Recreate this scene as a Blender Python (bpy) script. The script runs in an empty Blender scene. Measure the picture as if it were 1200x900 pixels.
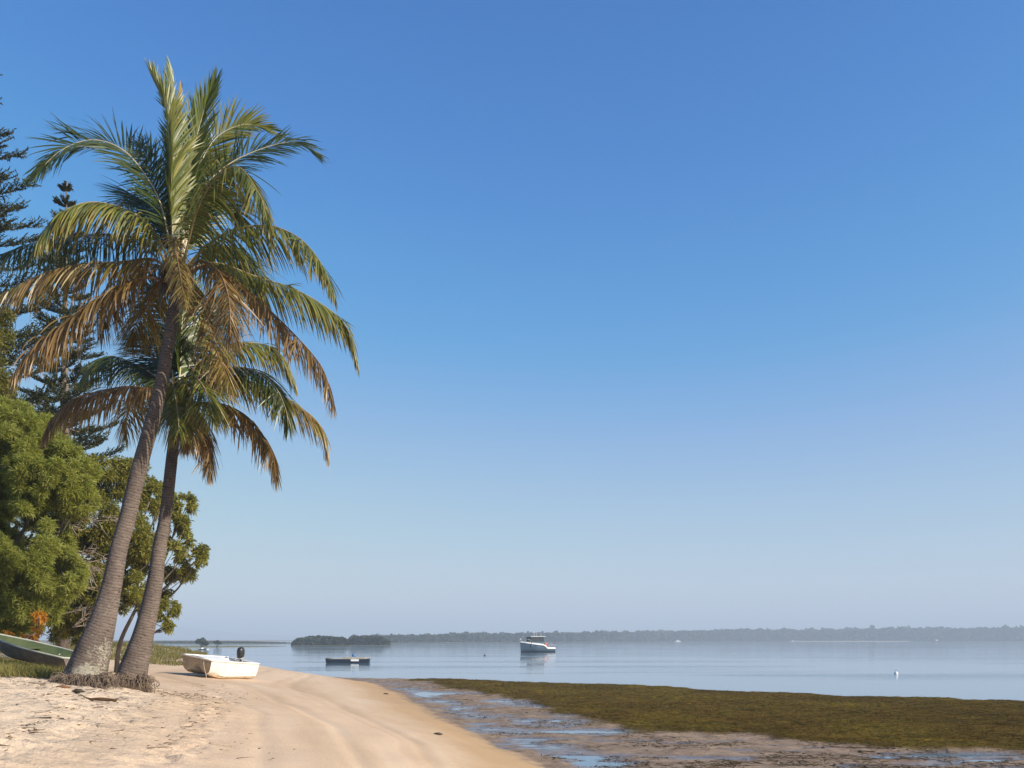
import bpy, math
import numpy as np
from mathutils import Vector, Matrix

rng = np.random.default_rng(7)
F, CU, HV, ZC = 1050.0, 600.0, 750.0, 2.3      # lens of the 1200 px wide photograph, its horizon row, eye height above the water
R = math.radians
scene = bpy.context.scene
col = scene.collection

# ------------------------------------------------------------------ helpers
def P(u, v, y):
    return np.array([(u - CU) * y / F, y, ZC - (v - HV) * y / F])

def ground_pt(u, v, z):
    y = (ZC - z) * F / (v - HV)
    return np.array([(u - CU) * y / F, y])

def nrm(a):
    a = np.asarray(a, float)
    l = np.linalg.norm(a, axis=-1, keepdims=True)
    return a / np.maximum(l, 1e-9)

def catmull(pts, n):
    pts = np.asarray(pts, float)
    p = np.vstack([2 * pts[0] - pts[1], pts, 2 * pts[-1] - pts[-2]])
    out = []
    m = len(pts) - 1
    for t in np.linspace(0, m - 1e-6, 400):
        i = int(t); f = t - i
        a, b, c, d = p[i], p[i + 1], p[i + 2], p[i + 3]
        out.append(0.5 * (2 * b + (c - a) * f + (2 * a - 5 * b + 4 * c - d) * f * f + (3 * b - a - 3 * c + d) * f ** 3))
    out = np.array(out)
    L = np.concatenate([[0], np.cumsum(np.linalg.norm(np.diff(out, axis=0), axis=1))])
    s = np.linspace(0, L[-1], n)
    return np.stack([np.interp(s, L, out[:, k]) for k in range(out.shape[1])], 1), L[-1]

class MB:
    def __init__(self):
        self.v, self.f, self.mi, self.attrs, self.n = [], [], [], {}, 0
    def add(self, v, faces, mi=0, **attrs):
        v = np.asarray(v, float).reshape(-1, 3)
        o = self.n
        self.v.append(v); self.n += len(v)
        if isinstance(faces, np.ndarray):
            self.f.append((faces + o, mi))
        else:
            by = {}
            for f in faces:
                by.setdefault(len(f), []).append(f)
            for k, fs in by.items():
                self.f.append((np.array(fs, int) + o, mi))
        for k, a in attrs.items():
            self.attrs.setdefault(k, []).append((o, np.asarray(a, float)))
        return self
    def box(self, c, s, rot=None, mi=0, bev=0.0):
        x, y, z = np.array(s) / 2
        b = min(bev, x * .9, y * .9, z * .9)
        if b <= 0:
            v = np.array([[i * x, j * y, k * z] for k in (-1, 1) for j in (-1, 1) for i in (-1, 1)])
            fs = [(0, 2, 3, 1), (4, 5, 7, 6), (0, 1, 5, 4), (2, 6, 7, 3), (0, 4, 6, 2), (1, 3, 7, 5)]
        else:
            v = []
            for (zz, ins) in ((-z, b), (-z + b, 0), (z - b, 0), (z, b)):
                xx, yy = x - ins, y - ins
                v += [[-xx + b, -yy, zz], [xx - b, -yy, zz], [xx, -yy + b, zz], [xx, yy - b, zz],
                      [xx - b, yy, zz], [-xx + b, yy, zz], [-xx, yy - b, zz], [-xx, -yy + b, zz]]
            v = np.array(v)
            fs = [tuple(range(7, -1, -1)), tuple(range(24, 32))]
            for r in range(3):
                for i in range(8):
                    j = (i + 1) % 8
                    fs.append((r * 8 + i, r * 8 + j, r * 8 + 8 + j, r * 8 + 8 + i))
        if rot is not None:
            v = v @ np.array(rot).T
        return self.add(v + np.array(c), fs, mi)
    def loft(self, rings, closed=True, cap0=False, cap1=False, mi=0, **attrs):
        rings = [np.asarray(r, float) for r in rings]
        n = len(rings[0]); v = np.vstack(rings); fs = []
        m = n if closed else n - 1
        for a in range(len(rings) - 1):
            for i in range(m):
                j = (i + 1) % n
                fs.append((a * n + i, a * n + j, (a + 1) * n + j, (a + 1) * n + i))
        if cap0: fs.append(tuple(range(n - 1, -1, -1)))
        if cap1: fs.append(tuple((len(rings) - 1) * n + i for i in range(n)))
        return self.add(v, fs, mi, **attrs)
    def tube(self, pts, rad, k=8, caps=True, mi=0, **attrs):
        pts = np.asarray(pts, float); n = len(pts)
        rad = np.broadcast_to(np.asarray(rad, float), (n,))
        t = nrm(np.gradient(pts, axis=0))
        ref = np.array([0, 0, 1.0]) if abs(t[0][2]) < .9 else np.array([1.0, 0, 0])
        a = np.linspace(0, 2 * np.pi, k, endpoint=False)
        rings = []
        for i in range(n):
            s = nrm(np.cross(t[i], ref)); u = np.cross(s, t[i]); ref = u
            rings.append(pts[i] + rad[i] * (np.cos(a)[:, None] * s + np.sin(a)[:, None] * u))
        return self.loft(rings, True, caps, caps, mi, **attrs)
    def strips(self, C, Wd, hw, mi=0, **attrs):
        """C (N,K,3) centre lines, Wd (N,K,3) width directions, hw (N,K) half widths."""
        N, K, _ = C.shape
        L = C - Wd * hw[..., None]; Rr = C + Wd * hw[..., None]
        v = np.stack([L, Rr], 2).reshape(-1, 3)
        base = (np.arange(N) * K * 2)[:, None] + (np.arange(K - 1) * 2)[None, :]
        f = np.stack([base, base + 1, base + 3, base + 2], -1).reshape(-1, 4)
        at = {}
        for k, a in attrs.items():
            a = np.asarray(a, float)
            if a.ndim == 2: a = np.repeat(a[:, None, :], K, 1)
            at[k] = np.repeat(a, 2, axis=1).reshape(N * K * 2, -1)
        return self.add(v, f, mi, **at)
    def build(self, name, mats, parent=None, smooth=True, mod=None):
        me = bpy.data.meshes.new(name)
        V = np.vstack(self.v)
        me.vertices.add(len(V)); me.vertices.foreach_set('co', V.astype(np.float32).ravel())
        li = np.concatenate([f.ravel() for f, _ in self.f]).astype(np.int32)
        cnt = np.concatenate([np.full(len(f), f.shape[1]) for f, _ in self.f]).astype(np.int32)
        mi = np.concatenate([np.full(len(f), m) for f, m in self.f]).astype(np.int32)
        st = np.concatenate([[0], np.cumsum(cnt)[:-1]]).astype(np.int32)
        me.loops.add(len(li)); me.loops.foreach_set('vertex_index', li)
        me.polygons.add(len(cnt)); me.polygons.foreach_set('loop_start', st)
        me.polygons.foreach_set('material_index', mi)
        me.polygons.foreach_set('use_smooth', np.full(len(cnt), bool(smooth)))
        for k, parts in self.attrs.items():
            dim = parts[0][1].reshape(len(parts[0][1]), -1).shape[1]
            full = np.zeros((len(V), 4 if dim >= 3 else 1), np.float32)
            if dim >= 3: full[:, 3] = 1
            for o, a in parts:
                a = a.reshape(len(a), -1); full[o:o + len(a), :a.shape[1]] = a
            at = me.attributes.new(k, 'FLOAT_COLOR' if dim >= 3 else 'FLOAT', 'POINT')
            at.data.foreach_set('color' if dim >= 3 else 'value', full.ravel())
        for m in (mats if isinstance(mats, (list, tuple)) else [mats]):
            me.materials.append(m)
        me.update(calc_edges=True); me.validate()
        o = bpy.data.objects.new(name, me); col.objects.link(o)
        if parent is not None: o.parent = parent
        if smooth == 'auto':
            try: me.set_sharp_from_angle(angle=R(35))
            except Exception: pass
        return o

def empty(name, loc, rot=(0, 0, 0)):
    o = bpy.data.objects.new(name, None); col.objects.link(o)
    o.location = tuple(loc); o.rotation_euler = rot; o.empty_display_size = .3
    return o

def tag(o, label=None, cat=None, group=None, kind=None):
    if label: o['label'] = label
    if cat: o['category'] = cat
    if group: o['group'] = group
    if kind: o['kind'] = kind
    return o

# ---- value noise
def _h(ix, iy, seed):
    h = (ix.astype(np.int64) * 374761393 + iy.astype(np.int64) * 668265263 + seed * 1442695041) & 0xffffffff
    h = ((h ^ (h >> 13)) * 1274126177) & 0xffffffff
    return ((h ^ (h >> 16)) & 0xffff) / 65535.0
def vnoise(x, y, seed=0):
    ix, iy = np.floor(x), np.floor(y); fx, fy = x - ix, y - iy
    fx = fx * fx * (3 - 2 * fx); fy = fy * fy * (3 - 2 * fy)
    a, b = _h(ix, iy, seed), _h(ix + 1, iy, seed); c, d = _h(ix, iy + 1, seed), _h(ix + 1, iy + 1, seed)
    return (a * (1 - fx) + b * fx) * (1 - fy) + (c * (1 - fx) + d * fx) * fy
def fbm(x, y, o=4, seed=0):
    r, a, t = 0, 1.0, 0
    for i in range(o):
        r = r + a * vnoise(x * 2 ** i + 17.3 * i, y * 2 ** i + 5.1 * i, seed + i); t += a; a *= .5
    return r / t
def sm(a, b, x):
    t = np.clip((x - a) / (b - a), 0, 1); return t * t * (3 - 2 * t)

# ------------------------------------------------------------------ materials
def newmat(name):
    m = bpy.data.materials.new(name); m.use_nodes = True
    nt = m.node_tree; nt.nodes.clear()
    return m, nt, nt.nodes, nt.links
def N(nodes, t, **kw):
    n = nodes.new(t)
    for k, v in kw.items():
        if k.startswith('i_'):
            key = k[2:]
            n.inputs[int(key) if key.isdigit() else key.replace('_', ' ')].default_value = v
        else: setattr(n, k, v)
    return n
def ramp(nodes, stops):
    n = nodes.new('ShaderNodeValToRGB'); e = n.color_ramp.elements
    while len(e) < len(stops): e.new(.5)
    for q, (p, c) in zip(e, stops):
        q.position = p; q.color = (*c, 1) if len(c) == 3 else c
    return n

def mat_leaf(name, rough=.45, trans=.35, spec=.5, sat=1.0):
    m, nt, n, l = newmat(name)
    a = N(n, 'ShaderNodeAttribute', attribute_name='tint')
    p = N(n, 'ShaderNodeBsdfPrincipled', i_Roughness=rough); p.inputs['Specular IOR Level'].default_value = spec
    t = N(n, 'ShaderNodeBsdfTranslucent'); mx = N(n, 'ShaderNodeMixShader', i_0=trans)
    g = N(n, 'ShaderNodeMix', data_type='RGBA', blend_type='MULTIPLY'); g.inputs['Factor'].default_value = 1
    g.inputs[7].default_value = (1.5, 1.6, .7, 1)
    l.new(a.outputs['Color'], g.inputs[6])
    l.new(a.outputs['Color'], p.inputs['Base Color']); l.new(g.outputs[2], t.inputs['Color'])
    l.new(p.outputs[0], mx.inputs[1]); l.new(t.outputs[0], mx.inputs[2])
    o = N(n, 'ShaderNodeOutputMaterial'); l.new(mx.outputs[0], o.inputs[0])
    return m

def mat_simple(name, c1, c2=None, scale=6, rough=.6, bump=.1, metal=0, detail=6, stretch=(1, 1, 1), c3=None):
    m, nt, n, l = newmat(name)
    p = N(n, 'ShaderNodeBsdfPrincipled', i_Roughness=rough, i_Metallic=metal)
    tc = N(n, 'ShaderNodeTexCoord'); mp = N(n, 'ShaderNodeMapping'); mp.inputs['Scale'].default_value = stretch
    no = N(n, 'ShaderNodeTexNoise', i_Scale=scale, i_Detail=detail, i_Roughness=.65)
    l.new(tc.outputs['Object'], mp.inputs[0]); l.new(mp.outputs[0], no.inputs['Vector'])
    c2 = c2 or tuple(x * .75 for x in c1)
    st = [(.35, c1), (.65, c2)] + ([(.75, c3)] if c3 else [])
    rp = ramp(n, st); l.new(no.outputs['Fac'], rp.inputs[0]); l.new(rp.outputs[0], p.inputs['Base Color'])
    if bump:
        b = N(n, 'ShaderNodeBump', i_Strength=bump, i_Distance=.02); l.new(no.outputs['Fac'], b.inputs['Height']); l.new(b.outputs[0], p.inputs['Normal'])
    o = N(n, 'ShaderNodeOutputMaterial'); l.new(p.outputs[0], o.inputs[0])
    return m

def mat_trunk(name, lichen=0.0):
    m, nt, n, l = newmat(name)
    p = N(n, 'ShaderNodeBsdfPrincipled', i_Roughness=.9); p.inputs['Specular IOR Level'].default_value = .15
    a = N(n, 'ShaderNodeAttribute', attribute_name='along'); tc = N(n, 'ShaderNodeTexCoord')
    mp = N(n, 'ShaderNodeMapping'); mp.inputs['Scale'].default_value = (1, 1, 2.4)
    l.new(tc.outputs['Object'], mp.inputs[0])
    no = N(n, 'ShaderNodeTexNoise', i_Scale=5, i_Detail=9, i_Roughness=.72); l.new(mp.outputs[0], no.inputs['Vector'])
    ad = N(n, 'ShaderNodeMath', operation='MULTIPLY_ADD', i_1=.13); l.new(no.outputs['Fac'], ad.inputs[0]); l.new(a.outputs['Fac'], ad.inputs[2])
    ml = N(n, 'ShaderNodeMath', operation='MULTIPLY', i_1=1 / .05); l.new(ad.outputs[0], ml.inputs[0])
    fr = N(n, 'ShaderNodeMath', operation='FRACT'); l.new(ml.outputs[0], fr.inputs[0])
    ring = ramp(n, [(0, (.12, .088, .068)), (.12, (.18, .14, .112)), (.45, (.22, .175, .145)), (.9, (.26, .21, .175)), (1, (.135, .105, .082))])
    l.new(fr.outputs[0], ring.inputs[0])
    fine = N(n, 'ShaderNodeTexNoise', i_Scale=2.2, i_Detail=10, i_Roughness=.75); l.new(tc.outputs['Object'], fine.inputs['Vector'])
    bl = ramp(n, [(.3, (.38, .37, .38)), (.7, (.9, .88, .87))]); l.new(fine.outputs['Fac'], bl.inputs[0])
    mu = N(n, 'ShaderNodeMix', data_type='RGBA', blend_type='MULTIPLY'); mu.inputs['Factor'].default_value = 1
    l.new(ring.outputs[0], mu.inputs[6]); l.new(bl.outputs[0], mu.inputs[7])
    outc = mu.outputs[2]
    if lichen:
        vo = N(n, 'ShaderNodeTexNoise', i_Scale=22, i_Detail=7, i_Roughness=.7); l.new(tc.outputs['Object'], vo.inputs['Vector'])
        big = N(n, 'ShaderNodeTexNoise', i_Scale=1.9, i_Detail=2); l.new(tc.outputs['Object'], big.inputs['Vector'])
        mm = N(n, 'ShaderNodeMath', operation='MULTIPLY'); l.new(vo.outputs['Fac'], mm.inputs[0]); l.new(big.outputs['Fac'], mm.inputs[1])
        lowz = N(n, 'ShaderNodeMapRange', i_1=.25, i_2=2.0, i_3=1.25, i_4=.55); l.new(a.outputs['Fac'], lowz.inputs[0])
        m3 = N(n, 'ShaderNodeMath', operation='MULTIPLY'); l.new(mm.outputs[0], m3.inputs[0]); l.new(lowz.outputs[0], m3.inputs[1])
        lr = ramp(n, [(.29, (0, 0, 0)), (.35, (.85, .85, .85))]); l.new(m3.outputs[0], lr.inputs[0])
        mk = N(n, 'ShaderNodeMix', data_type='RGBA'); mk.inputs[7].default_value = (.33, .31, .24, 1)
        l.new(lr.outputs[0], mk.inputs[0]); l.new(outc, mk.inputs[6]); outc = mk.outputs[2]
    l.new(outc, p.inputs['Base Color'])
    hh = N(n, 'ShaderNodeMath', operation='MULTIPLY_ADD', i_1=.6); l.new(no.outputs['Fac'], hh.inputs[0]); l.new(fr.outputs[0], hh.inputs[2])
    b = N(n, 'ShaderNodeBump', i_Strength=.7, i_Distance=.02); l.new(hh.outputs[0], b.inputs['Height']); l.new(b.outputs[0], p.inputs['Normal'])
    o = N(n, 'ShaderNodeOutputMaterial'); l.new(p.outputs[0], o.inputs[0])
    return m

M = {
    'frond': mat_leaf('palm_leaf', .42, .22, .5),
    'leaf': mat_leaf('tree_leaf', .55, .42, .3),
    'grass': mat_leaf('grass_blade', .6, .3, .3),
    'weed': mat_leaf('seagrass_blade', .95, .0, .0),
    'litter': mat_leaf('dry_litter', .8, .05, .2),
    'far': mat_leaf('mangrove_leaf', .7, .15, .2),
    'trunk_l': mat_trunk('coconut_trunk_lichen', 1), 'trunk': mat_trunk('coconut_trunk'),
    'root': mat_simple('palm_root', (.07, .048, .034), (.27, .2, .145), 9, .95, .5),
    'midrib': mat_simple('midrib', (.36, .27, .13), (.24, .17, .08), 5, .5, 0),
    'midrib_pale': mat_simple('midrib_pale', (.5, .43, .3), (.4, .33, .2), 5, .45, 0),
    'midrib_dry': mat_simple('midrib_dry', (.22, .12, .055), (.14, .08, .04), 5, .7, 0),
    'bark': mat_simple('grey_bark', (.2, .165, .135), (.1, .08, .065), 8, .9, .6, stretch=(1, 1, .3)),
    'twig': mat_simple('bleached_twig', (.42, .36, .3), (.25, .2, .16), 8, .85, .2),
    'hull_white': mat_simple('worn_white_paint', (.8, .78, .73), (.7, .66, .58), 3.0, .45, .05, c3=(.5, .38, .25)),
    'grime_shade': mat_simple('grimy_shaded_bow', (.50, .40, .29), (.34, .25, .16), 5, .7, .1),  # brown grime, with the bow face's shade put into its colour
    'white': mat_simple('white_paint', (.8, .8, .78), (.72, .72, .7), 4, .4, 0),
    'hull_stain': mat_simple('stained_hull_bottom', (.55, .42, .26), (.34, .22, .12), 5, .7, .1),
    'black': mat_simple('black_plastic', (.02, .02, .022), (.03, .03, .03), 6, .35, 0),
    'greyplastic': mat_simple('grey_plastic', (.4, .4, .4), (.3, .3, .3), 6, .4, 0),
    'dinghy_out': mat_simple('dinghy_grey_brown', (.2, .165, .13), (.12, .095, .075), 5, .7, .15, c3=(.3, .26, .22)),
    'dinghy_in': mat_simple('dinghy_green', (.09, .115, .04), (.06, .08, .03), 5, .6, .1),
    'rim': mat_simple('dinghy_rim', (.45, .45, .38), (.33, .33, .27), 6, .5, .05),
    'rope': mat_simple('rope', (.5, .42, .3), (.35, .28, .18), 30, .9, .3),
    'glass': mat_simple('dark_glass', (.01, .015, .022), (.014, .02, .03), 3, .35, 0),
    'blue_hull_shade': mat_simple('shade_darkened_blue_paint', (.05, .09, .13), (.04, .075, .11), 3, .4, 0),  # blue paint darkened to stand in for shade on the cruiser
    'navy': mat_simple('navy_paint', (.012, .024, .042), (.018, .03, .05), 3, .45, 0),
    'red': mat_simple('faded_red', (.5, .16, .13), (.4, .11, .09), 5, .6, 0),
    'blue_drum': mat_simple('blue_drum', (.04, .16, .36), (.03, .12, .28), 5, .4, 0),
    'steel': mat_simple('steel', (.6, .6, .6), (.5, .5, .5), 5, .3, 0, metal=.8),
    'wood': mat_simple('deck_wood', (.4, .37, .3), (.27, .25, .2), 8, .8, .2),
    'marsh': mat_simple('marsh_ground', (.07, .075, .03), (.1, .09, .05), .05, .9, 0),
    'hill': mat_simple('hill_woods', (.04, .06, .03), (.06, .075, .04), .01, .95, 0),
    'husk': mat_simple('husk', (.26, .11, .045), (.12, .06, .03), 14, .9, .4),
    'darkweed': mat_simple('wet_weed', (.03, .022, .014), (.06, .045, .025), 20, .6, .4),
}

# ------------------------------------------------------------------ terrain
EY = np.array([-20, 0, 8, 11, 15.4, 20.6, 29.6, 38, 46, 53, 60, 70, 90, 120, 300])
EX = np.array([3.2, 2.5, 1.9, 1.4, .6, -.8, -2.8, -4.9, -7.0, -10.3, -14, -21, -38, -70, -260])
WY = np.array([-20, 0, 8, 15, 20, 33, 45, 60, 100])
WW = np.array([6.5, 6.5, 6.7, 7.7, 9.3, 15.5, 13, 9.5, 9])
def edge_x(y): return np.interp(y, EY, EX)
def prof(q):
    return np.interp(q, [0, .04, .12, .25, .5, .8, 1, 1.15, 1.5, 2.5, 6], [.02, .10, .26, .48, .9, 1.27, 1.53, 1.66, 1.74, 1.8, 2.0])
SX = np.array([-300, -40, -14, -10, -6.5, 4.3, 10.9, 18.7, 30, 60, 300]); SY = np.array([56, 56, 55, 54, 52.5, 45.4, 38, 32.8, 28, 20, -20])
WEED = np.array([(-6.8, 52.0), (-4.5, 47.2), (-1.5, 38.1), (.2, 33.7), (.9, 28.8), (1.3, 25.7), (1.9, 24.1), (2.9, 22.9), (4.2, 22.1), (6.5, 20.5), (7.8, 18.9),
                 (10.5, 18.3), (16, 16.5), (40, 12), (40, 25), (30, 28.5), (18.7, 33), (10.9, 38.2), (4.3, 45.6), (-3, 50.7)])
def poly_sd(x, y, poly):
    d = np.full(x.shape, 1e9); ins = np.zeros(x.shape, bool); n = len(poly)
    for i in range(n):
        a, b = poly[i], poly[(i + 1) % n]; e = b - a
        t = np.clip(((x - a[0]) * e[0] + (y - a[1]) * e[1]) / (e @ e), 0, 1)
        d = np.minimum(d, np.hypot(x - a[0] - t * e[0], y - a[1] - t * e[1]))
        c = ((a[1] > y) != (b[1] > y)) & (x < (b[0] - a[0]) * (y - a[1]) / (b[1] - a[1] + 1e-12) + a[0])
        ins ^= c
    return np.where(ins, d, -d)
def weed_sd(x, y):
    return poly_sd(x, y, WEED) + (fbm(x * .6, y * .5, 5, 31) - .5) * 3.4
# photo positions of standing water: (u, v, half width, half height) in photo pixels
PUD = [(640, 826, 70, 3.5), (590, 822, 30, 2.5), (660, 846, 42, 7), (690, 857, 60, 3), (610, 845, 18, 4), (715, 893, 50, 3.2), (1000, 866, 40, 2.2), (1120, 883, 65, 3.4), (960, 876, 24, 1.8), (1175, 876, 30, 2),
       (1025, 886, 20, 2), (985, 897, 26, 2.5), (1070, 896, 40, 2), (830, 888, 60, 3), (720, 868, 40, 1.5), (540, 812, 50, 2.2), (870, 868, 30, 1.3), (1160, 890, 40, 2), (790, 871, 20, 1.4), (1065, 868, 18, 2)]
PUDW = [(760, 824, 14, .9), (860, 836, 18, 1.0), (985, 838, 12, .8), (1150, 846, 22, 1.1), (640, 812, 16, .8), (905, 822, 10, .7), (1010, 858, 14, 1.0), (1082, 824.5, 24, 1.6), (925, 851, 12, 1.2), (1130, 822, 16, .9), (700, 835, 20, 1.2), (1050, 848, 10, .8)]
FOOT = []
for line in ([(0, 893), (40, 872), (85, 858), (120, 838), (150, 822)], [(178, 897), (205, 878), (232, 860), (248, 838), (262, 812), (275, 803)], [(195, 893), (222, 872), (243, 850), (270, 822)], [(150, 818), (190, 822), (228, 826), (262, 818)]):
    pts = []
    for (u, v) in line:
        z = 1.1
        for _ in range(12):
            g = ground_pt(u, v, z); z = float(prof((edge_x(g[1]) - g[0]) / np.interp(g[1], WY, WW)))
        pts.append(g)
    c, L = catmull(np.array(pts), 60)
    nst = int(L / .26)
    for k in range(nst):
        q = c[int(k / nst * 59)] + rng.normal(0, .10, 2)
        FOOT.append((q[0], q[1], rng.uniform(.08, .14), rng.uniform(.025, .055)))
for _ in range(170):
    u, v = rng.uniform(-10, 150), rng.uniform(806, 850)
    g = ground_pt(u, v, 1.3); FOOT.append((g[0], g[1], rng.uniform(.07, .15), rng.uniform(.012, .035)))
FOOT = np.array(FOOT)

def terrain(x, y, detail=True):
    s = edge_x(y) - x + (fbm(x * .35, y * .22, 3, 3) - .5) * .55 * sm(0, 6, y)
    w = np.interp(y, WY, WW)
    land = prof(np.maximum(s, 0) / w)
    churn = sm(.62, .95, s / w) * sm(70, 25, y)
    land = land + (fbm(x * .9, y * .9, 3, 11) - .5) * .10 * sm(.3, 1, s / w)
    if detail:
        land = land + (fbm(x * 5.5, y * 5.5, 4, 12) - .5) * .11 * churn + (fbm(x * 2.2, y * 1.1, 3, 14) - .5) * .02 * sm(0, 1, s)
        for c0, wd, dp in ((2.35, .14, .028), (2.7, .10, .012), (3.75, .14, .03), (4.05, .1, .012), (5.1, .12, .022), (6.3, .13, .022)):
            land = land - dp * np.exp(-((s / w * 8.2 - c0 + .12 * np.sin(y * .31)) / wd) ** 2) * sm(3, 6, y)
    # tidal flat
    wsd = weed_sd(x, y)
    flat = .052 + (fbm(x * .55, y * .8, 5, 21) - .5) * .085 + (fbm(x * 3.2, y * 3.2, 4, 25) - .5) * .03
    flat = flat + (fbm(x * 1.1, y * 2.6, 4, 29) - .5) * .085 + .075 * sm(-.3, 1.2, wsd) + .03 * (fbm(x * 1.8, y * 1.8, 4, 27) - .5) * sm(0, 1, wsd)
    run = np.exp(-((s + 1.1) / .75) ** 2)
    flat = flat - .042 * run * sm(60, 30, y)
    up = x / np.maximum(y, .1) * F + CU; vp = HV + (ZC - .03) * F / np.maximum(y, .1)
    for lst, dep in ((PUD, .055), (PUDW, .16)):
        for (u, v, a, b) in lst:
            flat = flat - dep * np.exp(-(((up - u) / a) ** 2 + ((vp - v) / b) ** 2) ** 1.5) * (y > 5)
    out = y - np.interp(x, SX, SY) + (fbm(x * .3, y * .3, 3, 41) - .5) * 1.5
    flat = flat - .25 * sm(-.35, 2.2, out) - 1.8 * sm(1, 40, out)
    z = np.where(s > 0, np.maximum(land, 0) + flat * np.exp(-np.maximum(s, 0) / .4), flat)
    z = np.where(s > 0, np.where((out > 0) & (s < 1), np.minimum(z, land - .0), z), z)
    # grassy rise behind the beached boat
    z = z + .32 * np.exp(-(((x + 23.5) / 4.5) ** 2 + ((y - 57) / 7) ** 2))
    return z, s, w, wsd, out

xs = np.concatenate([[-9000, -3500, -1200, -500, -220, -110, -70, -50, -40], np.arange(-32, -14, .4), np.arange(-14, 21, .085), np.arange(21, 32, .35), [36, 45, 60, 90, 150, 300, 700, 1800, 4000, 9000]])
ys = [-60, -20, -6, 0]
y = 3.0
while y < 68: ys.append(y); y *= 1.0048 if y < 45 else 1.008
ys += [72, 78, 86, 96, 110, 130, 160, 220, 320, 500, 900, 1800, 4000, 9000]
ys = np.array(ys)
X, Y = np.meshgrid(xs, ys)
Z, S, W, WS, OUT = terrain(X, Y)
foot = np.zeros_like(Z)
for fx, fy, fr_, fd in FOOT:
    i0, i1 = np.searchsorted(ys, [fy - .5, fy + .5]); j0, j1 = np.searchsorted(xs, [fx - .5, fx + .5])
    if i1 <= i0 or j1 <= j0: continue
    r = np.hypot(X[i0:i1, j0:j1] - fx, Y[i0:i1, j0:j1] - fy) / fr_
    foot[i0:i1, j0:j1] += fd * (-np.exp(-r ** 2 * 1.4) + .45 * np.exp(-((r - 1.25) / .35) ** 2))
Z = Z + np.where(S > .5, foot, 0)
Z = np.maximum(Z, -2.6)
gm = MB()
ny, nx = X.shape
idx = np.arange(ny * nx).reshape(ny, nx)
fq = np.stack([idx[:-1, :-1], idx[:-1, 1:], idx[1:, 1:], idx[1:, :-1]], -1).reshape(-1, 4)
gm.add(np.stack([X, Y, Z], -1).reshape(-1, 3), fq, 0, shore=S.ravel(), weed=sm(-.25, .35, WS).ravel(), berm=(S / W).ravel())

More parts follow.
